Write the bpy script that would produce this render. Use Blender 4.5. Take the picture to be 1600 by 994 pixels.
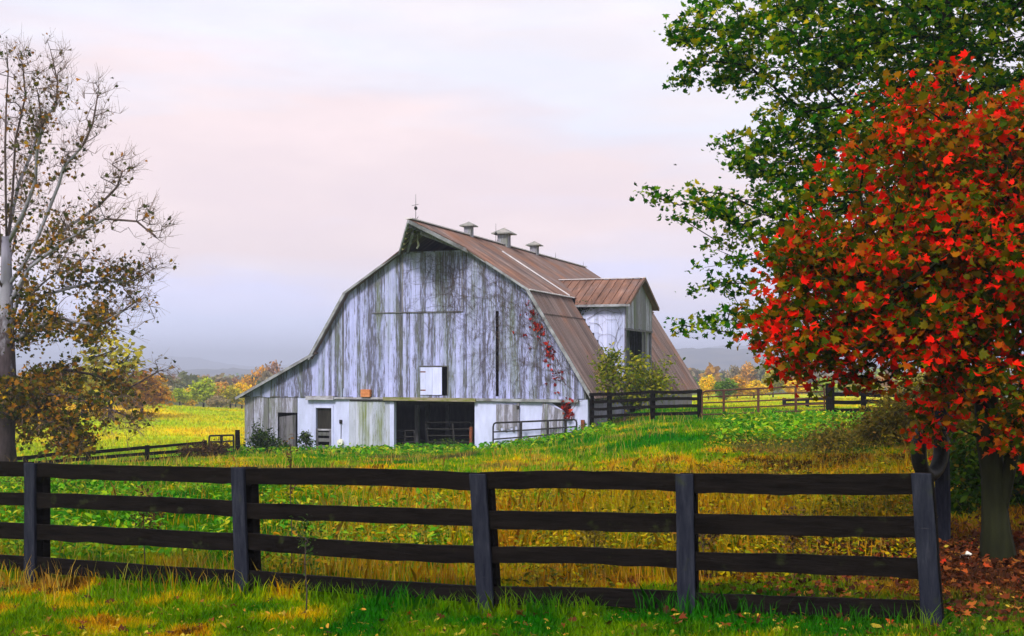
import bpy, math, random
import numpy as np
from mathutils import Vector, Matrix, noise as mnoise
random.seed(7); RS = np.random.RandomState(11)
PI = math.pi
for o in list(bpy.data.objects): bpy.data.objects.remove(o)
scn = bpy.context.scene
COL = scn.collection

# ------------------------------------------------------------------ camera
F, HY, CZ = 1900.0, 571.6, 2.2          # focal length in photo pixels, horizon row, eye height
cd = bpy.data.cameras.new('camera'); cam = bpy.data.objects.new('camera', cd); COL.objects.link(cam)
cam.location = (0, 0, CZ); cam.rotation_euler = (PI/2, 0, 0)
cd.sensor_width = 36; cd.lens = F/1600*36; cd.shift_y = (HY-497)/1600
cd.clip_start = .1; cd.clip_end = 20000
scn.camera = cam

# ------------------------------------------------------------------ light
SUN_EL, SUN_AZ = math.radians(42), math.radians(205)      # azimuth clockwise from +Y: behind the camera, a little left
w = bpy.data.worlds.new('World'); scn.world = w; w.use_nodes = True
nt = w.node_tree; nt.nodes.clear()
def N(t, k, **kw):
    n = t.nodes.new(k)
    for a, b in kw.items(): setattr(n, a, b)
    return n
def L(t, a, b): t.links.new(a, b)
def ramp(t, stops, interp='LINEAR'):
    r = N(t, 'ShaderNodeValToRGB'); cr = r.color_ramp; cr.interpolation = interp
    while len(cr.elements) < len(stops): cr.elements.new(.5)
    for e, (p, c) in zip(cr.elements, stops):
        e.position = p; e.color = (c[0], c[1], c[2], 1) if len(c) > 2 else (c[0], c[0], c[0], 1)
    return r
def mixc(t, f, a, b, mode='MIX'):
    m = N(t, 'ShaderNodeMix', data_type='RGBA', blend_type=mode)
    for sock, v in ((m.inputs[0], f), (m.inputs[6], a), (m.inputs[7], b)):
        if hasattr(v, 'links'): L(t, v, sock)
        elif isinstance(v, (int, float)): sock.default_value = v
        else: sock.default_value = (*v, 1)
    return m.outputs[2]
out = N(nt, 'ShaderNodeOutputWorld'); bg = N(nt, 'ShaderNodeBackground'); L(nt, bg.outputs[0], out.inputs[0])
bg.inputs[1].default_value = .1
sky = N(nt, 'ShaderNodeTexSky', sky_type='NISHITA'); sky.sun_disc = False
sky.sun_elevation = SUN_EL; sky.sun_rotation = SUN_AZ
tc = N(nt, 'ShaderNodeTexCoord'); sep = N(nt, 'ShaderNodeSeparateXYZ'); L(nt, tc.outputs['Generated'], sep.inputs[0])
mp = N(nt, 'ShaderNodeMapping'); mp.inputs['Scale'].default_value = (1.6, 1.6, 9); L(nt, tc.outputs['Generated'], mp.inputs[0])
mp.inputs['Location'].default_value = (.35, .1, .2)
nz = N(nt, 'ShaderNodeTexNoise'); nz.inputs['Scale'].default_value = 1.5; nz.inputs['Detail'].default_value = 5; nz.inputs['Roughness'].default_value = .5
L(nt, mp.outputs[0], nz.inputs[0])
ma = N(nt, 'ShaderNodeMath', operation='MULTIPLY_ADD'); L(nt, nz.outputs[0], ma.inputs[0]); ma.inputs[1].default_value = .34; L(nt, sep.outputs[2], ma.inputs[2])
sb = N(nt, 'ShaderNodeMath', operation='SUBTRACT'); L(nt, ma.outputs[0], sb.inputs[0]); sb.inputs[1].default_value = .17
mul = N(nt, 'ShaderNodeMath', operation='MULTIPLY'); L(nt, sb.outputs[0], mul.inputs[0]); mul.inputs[1].default_value = 2.2
rp = ramp(nt, [(0, (.58, .61, .84)), (.09, (.62, .61, .82)), (.17, (.68, .61, .69)), (.26, (.70, .585, .61)), (.36, (.70, .59, .61)), (.43, (.66, .61, .67)), (.50, (.66, .66, .74)), (.58, (.68, .64, .69)), (.66, (.67, .67, .76)), (1, (.67, .68, .76))])
L(nt, mul.outputs[0], rp.inputs[0])
mul2 = N(nt, 'ShaderNodeVectorMath', operation='SCALE'); L(nt, rp.outputs[0], mul2.inputs[0]); mul2.inputs['Scale'].default_value = 11.5
mp3 = N(nt, 'ShaderNodeMapping'); mp3.inputs['Scale'].default_value = (3., 3., 11); mp3.inputs['Location'].default_value = (1.3, .4, 2.1); L(nt, tc.outputs['Generated'], mp3.inputs[0])
nz3 = N(nt, 'ShaderNodeTexNoise'); nz3.inputs['Scale'].default_value = 1.4; nz3.inputs['Detail'].default_value = 7; nz3.inputs['Roughness'].default_value = .55; L(nt, mp3.outputs[0], nz3.inputs[0])
cl = ramp(nt, [(.3, (.95, .95, .97)), (.48, (1.0, .995, .99)), (.62, (1.07, 1.06, 1.04)), (.75, (1.10, 1.11, 1.11))]); L(nt, nz3.outputs[0], cl.inputs[0])
cloud = mixc(nt, 1., mul2.outputs[0], cl.outputs[0], 'MULTIPLY')
L(nt, mixc(nt, .95, sky.outputs[0], cloud), bg.inputs[0])
sl = bpy.data.lights.new('sun', 'SUN'); sl.energy = 3.0; sl.angle = math.radians(14); sl.color = (1, .95, .88)
so = bpy.data.objects.new('sun', sl); COL.objects.link(so)
sd = Vector((math.sin(SUN_AZ)*math.cos(SUN_EL), math.cos(SUN_AZ)*math.cos(SUN_EL), math.sin(SUN_EL)))
so.rotation_euler = sd.to_track_quat('Z', 'Y').to_euler(); so.location = (0, -5, 30)
vs = scn.view_settings; vs.view_transform = 'Standard'; vs.look = 'None'; vs.exposure = 0.38; vs.gamma = 1; vs.use_curve_mapping = False
scn.render.engine = 'CYCLES'
cy = scn.cycles; cy.max_bounces = 5; cy.diffuse_bounces = 3; cy.glossy_bounces = 2; cy.transmission_bounces = 3; cy.volume_bounces = 0
cy.transparent_max_bounces = 8; cy.use_denoising = True; cy.use_adaptive_sampling = True; cy.adaptive_threshold = .02

# ------------------------------------------------------------------ helpers
def W(px, py, D): return Vector(((px-800)/F*D, D, CZ-(py-HY)/F*D))
TH = .3395; GU = Vector((math.cos(TH), -math.sin(TH), 0)); GS = Vector((math.sin(TH), math.cos(TH), 0))
BC = Vector((-3.6, 58.05, 0))                                # barn origin on the ground plan: gable centre
def bp(px, py, d=0.):                                        # where the sight line meets the barn plane at depth d
    r = Vector(((px-800)/F, 1, -(py-HY)/F)); rh = Vector((r.x, r.y, 0))
    t = (BC.dot(GS)+d)/rh.dot(GS); q = rh*t-BC
    return q.dot(GU), CZ+r.z*t

class MB:
    def __init__(s): s.v = []; s.f = []; s.m = []
    def poly(s, pts, mi=0):
        n = len(s.v); s.v += [tuple(p) for p in pts]; s.f.append(tuple(range(n, n+len(pts)))); s.m.append(mi)
    def hexa(s, c, mi=0):                                    # 8 corners: bottom ring of four, top ring of four
        n = len(s.v); s.v += [tuple(p) for p in c]
        for q in ((3,2,1,0), (4,5,6,7), (0,1,5,4), (1,2,6,5), (2,3,7,6), (3,0,4,7)):
            s.f.append(tuple(n+i for i in q)); s.m.append(mi)
    def box(s, a, b, mi=0):
        (x0,y0,z0), (x1,y1,z1) = a, b
        x0, x1 = min(x0,x1), max(x0,x1); y0, y1 = min(y0,y1), max(y0,y1); z0, z1 = min(z0,z1), max(z0,z1)
        s.hexa([(x0,y0,z0),(x1,y0,z0),(x1,y1,z0),(x0,y1,z0),(x0,y0,z1),(x1,y0,z1),(x1,y1,z1),(x0,y1,z1)], mi)
    def prism(s, pts, off, mi=0):                            # polygon pushed along a vector
        n = len(s.v); k = len(pts); off = Vector(off)
        s.v += [tuple(Vector(p)) for p in pts] + [tuple(Vector(p)+off) for p in pts]
        s.f.append(tuple(range(n, n+k))[::-1]); s.f.append(tuple(range(n+k, n+2*k))); s.m += [mi, mi]
        for i in range(k):
            j = (i+1) % k; s.f.append((n+i, n+j, n+k+j, n+k+i)); s.m.append(mi)
    def beam(s, a, b, w_, h_, up=(0,0,1), mi=0):
        a, b = Vector(a), Vector(b); d = (b-a).normalized(); x = d.cross(Vector(up))
        if x.length < 1e-4: x = d.cross(Vector((1,0,0)))
        x.normalize(); y = x.cross(d).normalized(); x *= w_/2; y *= h_/2
        s.hexa([a-x-y, a+x-y, b+x-y, b-x-y, a-x+y, a+x+y, b+x+y, b-x+y], mi)
    def tube(s, pts, rad, n=6, mi=0, cap=True):
        pts = [Vector(p) for p in pts]; k = len(pts)
        if not hasattr(rad, '__len__'): rad = [rad]*k
        base = len(s.v); px_ = None
        for i, p in enumerate(pts):
            d = (pts[min(i+1,k-1)]-pts[max(i-1,0)])
            if d.length < 1e-6: d = Vector((0,0,1))
            d.normalize()
            if px_ is None: x = d.orthogonal().normalized()
            else:
                x = px_-d*px_.dot(d); x = x.normalized() if x.length > 1e-5 else d.orthogonal().normalized()
            px_ = x; y = d.cross(x)
            for j in range(n):
                a = 2*PI*j/n; s.v.append(tuple(p+(x*math.cos(a)+y*math.sin(a))*rad[i]))
        for i in range(k-1):
            for j in range(n):
                j2 = (j+1) % n; s.f.append((base+i*n+j, base+i*n+j2, base+(i+1)*n+j2, base+(i+1)*n+j)); s.m.append(mi)
        if cap:
            s.f.append(tuple(base+j for j in range(n))[::-1]); s.f.append(tuple(base+(k-1)*n+j for j in range(n))); s.m += [mi, mi]
    def build(s, name, mats, parent=None, smooth=False):
        me = bpy.data.meshes.new(name); me.from_pydata(s.v, [], s.f)
        for m in (mats if isinstance(mats, (list, tuple)) else [mats]): me.materials.append(m)
        if len(me.materials) > 1: me.polygons.foreach_set('material_index', s.m)
        if smooth: me.polygons.foreach_set('use_smooth', [True]*len(me.polygons))
        me.update(); o = bpy.data.objects.new(name, me); COL.objects.link(o)
        if parent: o.parent = parent
        return o
def fastmesh(name, V, Fc, mat, parent=None, col=None):       # numpy mesh, all faces the same size
    k = Fc.shape[1]; me = bpy.data.meshes.new(name)
    me.vertices.add(len(V)); me.vertices.foreach_set('co', V.astype(np.float32).ravel())
    me.loops.add(Fc.size); me.loops.foreach_set('vertex_index', Fc.astype(np.int32).ravel())
    me.polygons.add(len(Fc)); me.polygons.foreach_set('loop_start', (np.arange(len(Fc))*k).astype(np.int32))
    me.update(calc_edges=True)
    if col is not None:
        at = me.color_attributes.new('Col', 'FLOAT_COLOR', 'POINT')
        at.data.foreach_set('color', np.concatenate([col, np.ones((len(col),1))], 1).astype(np.float32).ravel())
    me.materials.append(mat); o = bpy.data.objects.new(name, me); COL.objects.link(o)
    if parent: o.parent = parent
    return o
def tag(o, label, cat, group=None, kind=None):
    o['label'] = label; o['category'] = cat
    if group: o['group'] = group
    if kind: o['kind'] = kind
    return o
def empty(name, loc, label, cat, group=None, rz=0):
    o = bpy.data.objects.new(name, None); COL.objects.link(o); o.location = loc; o.rotation_euler = (0,0,rz)
    o.empty_display_size = .3; return tag(o, label, cat, group)
def rel(o): return Vector(o.location)

# ------------------------------------------------------------------ materials
def newmat(name, rough=.85, spec=.12):
    m = bpy.data.materials.new(name); m.use_nodes = True; t = m.node_tree
    b = t.nodes['Principled BSDF']; b.inputs['Roughness'].default_value = rough; b.inputs['Specular IOR Level'].default_value = spec
    return m, t, b
def objco(t, scale=(1,1,1), loc=(0,0,0)):
    c = N(t, 'ShaderNodeTexCoord'); p = N(t, 'ShaderNodeMapping'); L(t, c.outputs['Object'], p.inputs[0])
    p.inputs['Scale'].default_value = scale; p.inputs['Location'].default_value = loc; return p.outputs[0]
def noi(t, vec, scale=1., detail=4, rough=.6, dist=0.):
    n = N(t, 'ShaderNodeTexNoise'); n.inputs['Scale'].default_value = scale; n.inputs['Detail'].default_value = detail
    n.inputs['Roughness'].default_value = rough; n.inputs['Distortion'].default_value = dist
    if vec is not None: L(t, vec, n.inputs[0])
    return n.outputs[0]
def rnd(t): return N(t, 'ShaderNodeNewGeometry').outputs['Random Per Island']
def bump(t, b, h, s=.3, d=.02):
    n = N(t, 'ShaderNodeBump'); n.inputs['Strength'].default_value = s; n.inputs['Distance'].default_value = d
    L(t, h, n.inputs['Height']); L(t, n.outputs[0], b.inputs['Normal'])

def peeling(name, paint, wood, amount=.5, algae=.35, sx=8., sz=.85, algcol=(.13,.17,.05)):
    m, t, b = newmat(name, .8)
    n1 = noi(t, objco(t, (sx, sx, sz)), 1.6, 9, .78)
    isl = rnd(t)
    a = N(t, 'ShaderNodeMath', operation='MULTIPLY_ADD'); L(t, isl, a.inputs[0]); a.inputs[1].default_value = .16; L(t, n1, a.inputs[2])
    r = ramp(t, [(amount-.035+.08, (0,)), (amount+.04+.08, (1,))]); L(t, a.outputs[0], r.inputs[0])
    wv = ramp(t, [(0, tuple(c*.6 for c in wood)), (.5, wood), (1, tuple(c*1.35 for c in wood))]); L(t, noi(t, objco(t, (14, 14, .8)), 2, 5), wv.inputs[0])
    pv = ramp(t, [(.25, tuple(c*.72 for c in paint)), (.7, paint)]); L(t, noi(t, objco(t, (2, 2, .6)), 1.5, 5), pv.inputs[0])
    c = mixc(t, r.outputs[0], wv.outputs[0], pv.outputs[0])
    tint = ramp(t, [(0, (.78,.8,.84)), (.5, (.95,.95,.97)), (1, (1.12,1.1,1.12))]); L(t, isl, tint.inputs[0])
    c = mixc(t, 1., c, tint.outputs[0], 'MULTIPLY')
    ar = ramp(t, [(.47, (0,)), (.64, (algae,))]); L(t, noi(t, objco(t, (1.3, 1.3, .16), (3,1,7)), 1.2, 7, .68), ar.inputs[0])
    c = mixc(t, ar.outputs[0], c, algcol)
    L(t, c, b.inputs['Base Color']); bump(t, b, n1, .4, .02); return m
M = {}
M['siding'] = peeling('peeling_siding', (.44,.47,.80), (.14,.135,.185), .48, .5)
M['siding_grey'] = peeling('grey_siding', (.44,.45,.60), (.20,.19,.22), .56, .5)
M['siding_moss'] = peeling('mossy_siding', (.50,.53,.66), (.26,.27,.24), .42, .85, algcol=(.16,.20,.02))
M['white'] = peeling('whitewash', (.62,.66,.95), (.40,.41,.52), .36, .10, 1.2, .9)
M['wood_dark'] = peeling('dark_wood', (.17,.16,.19), (.075,.07,.08), .5, .2)
def simple(name, c1, c2, scale=(3,3,3), rough=.85, lo=.35, hi=.65, bs=.3, metal=0.):
    m, t, b = newmat(name, rough); n = noi(t, objco(t, scale), 1, 7, .65)
    r = ramp(t, [(lo, c1), (hi, c2)]); L(t, n, r.inputs[0]); L(t, r.outputs[0], b.inputs['Base Color'])
    b.inputs['Metallic'].default_value = metal; bump(t, b, n, bs, .01); return m
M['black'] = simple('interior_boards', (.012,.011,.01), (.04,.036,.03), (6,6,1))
M['moss'] = simple('mossy_beam', (.14,.16,.02), (.32,.26,.22), (2,2,8))
M['beam'] = simple('weathered_beam', (.22,.2,.22), (.5,.5,.58), (3,3,9))
M['rust'] = simple('rusty_steel', (.07,.03,.02), (.26,.07,.025), (6,6,6), .8)
M['gate_steel'] = simple('dark_steel', (.012,.012,.014), (.04,.036,.036), (8,8,8), .55)
M['gate_brown'] = simple('brown_steel', (.05,.022,.016), (.12,.05,.035), (8,8,8), .7)
M['orange'] = simple('orange_board', (.50,.17,.06), (.62,.26,.12), (9,9,9))
M['tyre'] = simple('black_rubber', (.008,.008,.009), (.02,.02,.02), (30,30,30), .5)
M['litter'] = simple('white_paper', (.75,.74,.66), (.85,.84,.8), (20,20,20), .6)
M['lamp_white'] = simple('cream_plastic', (.7,.7,.58), (.8,.8,.7), (5,5,5), .5)
M['bird'] = simple('dark_feathers', (.02,.02,.025), (.05,.05,.05), (20,20,20))
def fence_mat(name, dark, light, thr=.62, sc=(1.2,1.2,9)):
    m, t, b = newmat(name, .85, .05)
    n1 = noi(t, objco(t, sc), 2, 8, .7)
    r = ramp(t, [(.3, dark), (thr, tuple((a+b_)/2 for a, b_ in zip(dark, light))), (thr+.12, light)]); L(t, n1, r.inputs[0])
    tint = ramp(t, [(0, (.7,.7,.75)), (1, (1.3,1.25,1.2))]); L(t, rnd(t), tint.inputs[0])
    c = mixc(t, 1., r.outputs[0], tint.outputs[0], 'MULTIPLY')
    ar = ramp(t, [(.62, (0,)), (.72, (.5,))]); L(t, noi(t, objco(t, (2,2,2), (5,5,5)), 2.2, 6), ar.inputs[0])
    c = mixc(t, ar.outputs[0], c, (.035,.045,.015))
    fr = ramp(t, [(.66, (0,)), (.74, (.8,))]); L(t, noi(t, objco(t, (1.5,1.5,14), (9,2,4)), 1.6, 9, .8), fr.inputs[0]); c = mixc(t, fr.outputs[0], c, (.10,.09,.095))
    L(t, c, b.inputs['Base Color']); bump(t, b, n1, .9, .015); return m
M['board'] = fence_mat('black_fence_board', (.0018,.0014,.0013), (.015,.012,.011), .62)
M['post'] = fence_mat('blue_grey_post', (.008,.010,.020), (.034,.038,.054), .54, (9,9,1.4))
def roofmat(name, scale, warm=0.):
    m, t, b = newmat(name, .7)
    n1 = noi(t, objco(t, scale), 1, 8, .7); n2 = noi(t, objco(t, (.5,.5,.5), (4,2,1)), 1, 5, .6)
    r = ramp(t, [(.28, (.055,.04,.042)), (.45, (.13,.095,.09)), (.56, (.17,.125,.12)), (.68, (.27,.21,.20)), (.85, (.55,.50,.50))]); L(t, n1, r.inputs[0])
    r2 = ramp(t, [(.42-warm, (0,)), (.66-warm, (.75,))]); L(t, n2, r2.inputs[0])
    rr = ramp(t, [(.3, (.09,.045,.03)), (.6, (.27,.125,.075)), (.8, (.46,.28,.20))]); L(t, n1, rr.inputs[0])
    c = mixc(t, r2.outputs[0], r.outputs[0], rr.outputs[0])
    tn = ramp(t, [(0, (.8,.8,.8)), (1, (1.15,1.12,1.1))]); L(t, rnd(t), tn.inputs[0])
    L(t, mixc(t, 1., c, tn.outputs[0], 'MULTIPLY'), b.inputs['Base Color']); b.inputs['Metallic'].default_value = .1; bump(t, b, n1, .25, .01); return m
M['roof'] = roofmat('rusty_roof', (.35, 4.5, .35)); M['roof_low'] = roofmat('rusty_roof_lower', (.22, 5.5, .22), -.06)
M['roof_dormer'] = roofmat('rusty_dormer_roof', (2.4, .45, .45), .16)
M['tin'] = simple('pale_tin', (.45,.43,.47), (.75,.7,.72), (2,5,2), .6)
M['cap'] = simple('vent_cap', (.17,.18,.17), (.33,.30,.28), (4,4,4), .7)
M['trim'] = simple('grey_trim', (.13,.125,.13), (.36,.37,.41), (2,2,2), .8)
def barkmat(name, base, white=None, zlo=4., zhi=8.):
    m, t, b = newmat(name, .9); n1 = noi(t, objco(t, (6,6,1.2)), 1.5, 7, .7)
    r = ramp(t, [(.3, tuple(c*.5 for c in base)), (.7, tuple(c*1.5 for c in base))]); L(t, n1, r.inputs[0]); c = r.outputs[0]
    if white:
        co = N(t, 'ShaderNodeTexCoord'); sp = N(t, 'ShaderNodeSeparateXYZ'); L(t, co.outputs['Object'], sp.inputs[0])
        mr = N(t, 'ShaderNodeMapRange'); L(t, sp.outputs[2], mr.inputs[0]); mr.inputs[1].default_value = zlo; mr.inputs[2].default_value = zhi
        a = N(t, 'ShaderNodeMath', operation='ADD'); L(t, mr.outputs[0], a.inputs[0]); L(t, noi(t, objco(t, (2,2,1)), 1.5, 5), a.inputs[1])
        rr = ramp(t, [(.85, (0,)), (1., (1,))]); L(t, a.outputs[0], rr.inputs[0]); c = mixc(t, rr.outputs[0], c, white)
    L(t, c, b.inputs['Base Color']); bump(t, b, n1, .7, .03); return m
M['bark'] = barkmat('dark_bark', (.010,.009,.007)); M['bark_moss'] = barkmat('mossy_bark', (.014,.016,.006))
M['bark_syc'] = barkmat('sycamore_bark', (.06,.045,.05), (.27,.26,.32), 2.2, 9.)
M['twig'] = barkmat('twig_bark', (.085,.06,.055)); M['twig_pale'] = barkmat('pale_twig_bark', (.20,.13,.10))
def leafmat(name, stops, transl=.35, patch=0., pscale=.8, rough=.55):
    """colour per leaf, shifted in patches through the crown (the leaves really differ in colour)"""
    m, t, b = newmat(name, rough, .05); v = rnd(t)
    if patch:
        a = N(t, 'ShaderNodeMath', operation='MULTIPLY_ADD'); L(t, noi(t, objco(t), pscale, 3), a.inputs[0]); a.inputs[1].default_value = patch
        k = N(t, 'ShaderNodeMath', operation='MULTIPLY'); L(t, v, k.inputs[0]); k.inputs[1].default_value = 1-patch*.35; L(t, k.outputs[0], a.inputs[2])
        s2 = N(t, 'ShaderNodeMath', operation='SUBTRACT', use_clamp=True); L(t, a.outputs[0], s2.inputs[0]); s2.inputs[1].default_value = patch*.35; v = s2.outputs[0]
    r = ramp(t, stops); L(t, v, r.inputs[0]); L(t, r.outputs[0], b.inputs['Base Color'])
    tr = N(t, 'ShaderNodeBsdfTranslucent'); L(t, r.outputs[0], tr.inputs[0]); mx = N(t, 'ShaderNodeMixShader'); mx.inputs[0].default_value = transl
    o = t.nodes['Material Output']; L(t, b.outputs[0], mx.inputs[1]); L(t, tr.outputs[0], mx.inputs[2]); L(t, mx.outputs[0], o.inputs[0]); return m
M['lf_green'] = leafmat('green_maple_leaves', [(0,(.003,.04,.001)), (.32,(.014,.11,.001)), (.58,(.06,.20,.001)), (.82,(.24,.36,.002)), (1,(.60,.42,.006))], .45, .25, .5)
M['lf_red'] = leafmat('red_maple_leaves', [(0,(.010,.035,.001)), (.26,(.06,.10,.001)), (.46,(.20,.14,.002)), (.58,(.38,.13,.003)), (.66,(.45,.03,.002)), (.72,(.95,.006,.002)), (1,(1.,.05,.008))], .45, .7, 1.6)
M['lf_syc'] = leafmat('brown_olive_leaves', [(0,(.015,.03,.001)), (.4,(.07,.075,.002)), (.65,(.18,.11,.003)), (.85,(.36,.13,.005)), (1,(.75,.50,.01))], .3, .3, .35)
M['lf_bush'] = leafmat('yellow_green_leaves', [(0,(.05,.10,.006)), (.4,(.15,.20,.01)), (.75,(.32,.30,.015)), (1,(.45,.38,.03))], .4, .3, 1.)
M['lf_dark'] = leafmat('dark_green_leaves', [(0,(.012,.03,.008)), (.6,(.04,.08,.015)), (1,(.10,.15,.02))], .3)
M['lf_sap'] = leafmat('sapling_leaves', [(0,(.01,.03,.001)), (.5,(.04,.12,.003)), (.85,(.10,.16,.004)), (1,(.30,.14,.01))], .3, .3, 1.)
M['lf_olive'] = leafmat('olive_leaves', [(0,(.06,.06,.01)), (.5,(.16,.13,.015)), (.8,(.28,.20,.02)), (1,(.35,.15,.02))], .35, .3, .6)
M['lf_brown'] = leafmat('dry_brown_leaves', [(0,(.04,.025,.012)), (.6,(.12,.06,.025)), (1,(.22,.12,.04))], .3)
M['lf_vine'] = leafmat('red_vine_leaves', [(0,(.10,.01,.01)), (.6,(.42,.02,.015)), (1,(.60,.10,.02))], .3)
M['lf_litter'] = leafmat('fallen_leaves', [(0,(.03,.010,.006)), (.5,(.09,.025,.008)), (.8,(.20,.04,.01)), (.95,(.32,.12,.02)), (1,(.6,.02,.01))], .2)
def tintleaf(name):                                           # far trees: the object's own colour, varied per leaf clump
    m, t, b = newmat(name, .7); oi = N(t, 'ShaderNodeObjectInfo')
    r = ramp(t, [(0,(.45,.55,.5)), (.5,(.95,.95,.95)), (1,(1.55,1.35,1.1))]); L(t, rnd(t), r.inputs[0])
    c = mixc(t, 1., oi.outputs['Color'], r.outputs[0], 'MULTIPLY'); L(t, c, b.inputs['Base Color'])
    tr = N(t, 'ShaderNodeBsdfTranslucent'); L(t, c, tr.inputs[0]); mx = N(t, 'ShaderNodeMixShader'); mx.inputs[0].default_value = .3
    o = t.nodes['Material Output']; L(t, b.outputs[0], mx.inputs[1]); L(t, tr.outputs[0], mx.inputs[2]); L(t, mx.outputs[0], o.inputs[0]); return m
M['lf_far'] = tintleaf('autumn_leaves')
def colmat(name, rough=.8, transl=0., fine=0.):
    m, t, b = newmat(name, rough, .02); a = N(t, 'ShaderNodeAttribute'); a.attribute_name = 'Col'; c = a.outputs['Color']
    if fine:
        r = ramp(t, [(.25,(.5,.5,.5)), (.5,(1,1,1)), (.75,(1.5,1.4,1.2))]); L(t, noi(t, objco(t), fine, 8, .75), r.inputs[0]); c = mixc(t, 1., c, r.outputs[0], 'MULTIPLY')
    L(t, c, b.inputs['Base Color'])
    if transl:
        tr = N(t, 'ShaderNodeBsdfTranslucent'); L(t, c, tr.inputs[0]); mx = N(t, 'ShaderNodeMixShader'); mx.inputs[0].default_value = transl
        o = t.nodes['Material Output']; L(t, b.outputs[0], mx.inputs[1]); L(t, tr.outputs[0], mx.inputs[2]); L(t, mx.outputs[0], o.inputs[0])
    return m
M['ground'] = colmat('pasture', .95, 0, 3.); M['grass'] = colmat('grass_blades', .6, .35)
M['hill'] = simple('wooded_hill', (.03,.035,.03), (.12,.10,.07), (.02,.02,.05), .95)

# ------------------------------------------------------------------ terrain
PXK = np.array([-1500,-400,0,100,200,370,600,740,905,960,1100,1300,1450,1700,3000], float)
T = [(2,   [-2.2]*15), (9, [-2.35,-2.35,-2.35,-2.35,-2.33,-2.3,-2.28,-2.26,-2.25,-2.24,-2.24,-2.23,-2.22,-2.2,-2.2]),
 (12,  [-2.55,-2.55,-2.55,-2.52,-2.50,-2.44,-2.42,-2.38,-2.36,-2.34,-2.32,-2.28,-2.26,-2.24,-2.2]),
 (14,  [-2.6,-2.58,-2.58,-2.55,-2.50,-2.46,-2.42,-2.38,-2.34,-2.31,-2.28,-2.22,-2.18,-2.15,-2.1]),
 (20,  [-2.5,-2.4,-2.4,-2.38,-2.36,-2.32,-2.28,-2.24,-2.18,-2.14,-2.1,-2.05,-2.0,-1.95,-1.9]),
 (30,  [-3,-2.75,-2.62,-2.58,-2.54,-2.50,-2.48,-2.46,-2.33,-2.2,-2.05,-2.02,-2.0,-1.95,-1.9]),
 (40,  [-4,-3.7,-3.5,-3.4,-3.3,-3.2,-3.15,-3.1,-2.70,-2.22,-2.1,-2.05,-2.0,-2,-2]),
 (50,  [-5,-4.7,-4.5,-4.4,-4.1,-3.75,-3.7,-3.68,-3.12,-2.35,-2.2,-2.15,-2.1,-2.1,-2.1]),
 (57,  [-6,-5.4,-5.2,-5.1,-4.8,-4.15,-4.10,-4.08,-3.45,-2.4,-2.3,-2.3,-2.3,-2.3,-2.3]),
 (70,  [-6,-5.8,-5.7,-5.6,-5.4,-4.9,-4.05,-4.05,-3.0,-2.45,-2.5,-2.7,-2.8,-2.8,-2.8]),
 (100, [-6.5,-6.2,-6.2,-6.2,-6.1,-6.2,-5.4,-5,-4.2,-3.6,-3.4,-3.5,-3.6,-3.8,-4]),
 (150, [-5,-4.9,-4.85,-4.8,-4.8,-5.75,-6,-6,-5,-4.6,-4.2,-4.3,-4.4,-4.6,-5]),
 (180, [-6,-5.6,-5.4,-5.4,-5.4,-6.4,-7,-7,-6,-5,-4.7,-4.8,-5,-5.5,-6]),
 (250, [-9,-9,-9,-9,-9,-9,-9,-9,-8,-6.5,-5.8,-5.8,-6,-7,-8]),
 (400, [-12]*9+[-10,-9,-9,-10,-11,-12]), (900, [-14]*15), (2000, [-18]*15), (12000, [-20]*15)]
LD = np.log(np.array([r[0] for r in T])); TZ = np.array([r[1] for r in T], float)
def _tab(px, ld):
    px = np.clip(px, PXK[0], PXK[-1]); ld = np.clip(ld, LD[0], LD[-1])
    i = np.clip(np.searchsorted(PXK, px)-1, 0, len(PXK)-2); j = np.clip(np.searchsorted(LD, ld)-1, 0, len(LD)-2)
    a = (px-PXK[i])/(PXK[i+1]-PXK[i]); b = (ld-LD[j])/(LD[j+1]-LD[j])
    return (TZ[j,i]*(1-a)+TZ[j,i+1]*a)*(1-b)+(TZ[j+1,i]*(1-a)+TZ[j+1,i+1]*a)*b
def lattice(seed, n=64): return np.random.RandomState(seed).rand(n, n)
LAT = [lattice(s) for s in range(12)]
def vn(x, y, s, k=0):                                        # smooth value noise, 0..1
    x = np.asarray(x, float)/s+13.7*k+1000; y = np.asarray(y, float)/s+7.3*k+1000
    xi = np.floor(x).astype(int); yi = np.floor(y).astype(int); fx = x-xi; fy = y-yi; fx = fx*fx*(3-2*fx); fy = fy*fy*(3-2*fy); g = LAT[k % 12]
    q = lambda a, b: g[a % 64, b % 64]
    return (q(xi,yi)*(1-fx)+q(xi+1,yi)*fx)*(1-fy)+(q(xi,yi+1)*(1-fx)+q(xi+1,yi+1)*fx)*fy
def fbm(x, y, s, k=0, o=4):
    r = 0; a = .5; tt = 0
    for i in range(o): r = r+a*vn(x, y, s/2**i, k+i); tt += a; a *= .55
    return r/tt
def H(x, y):                                                 # world height of the ground
    x = np.asarray(x, float); y = np.asarray(y, float)
    D = np.maximum(np.where(y > 1, y, 1), .35*np.abs(x)); D = np.maximum(D, 1.5)
    px = 800+x/D*F; ld = np.log(D); z = 0
    for dp in (-60, -20, 20, 60):
        for dl in (-.06, -.02, .02, .06): z = z+_tab(px+dp, ld+dl)
    z = z/16
    bumpy = (fbm(x, y, 3., 2, 3)-.5)*.14*np.clip(D/14, .3, 2.2)
    return CZ+z+bumpy
def h1(x, y): return float(H(np.array([x]), np.array([y]))[0])

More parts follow.
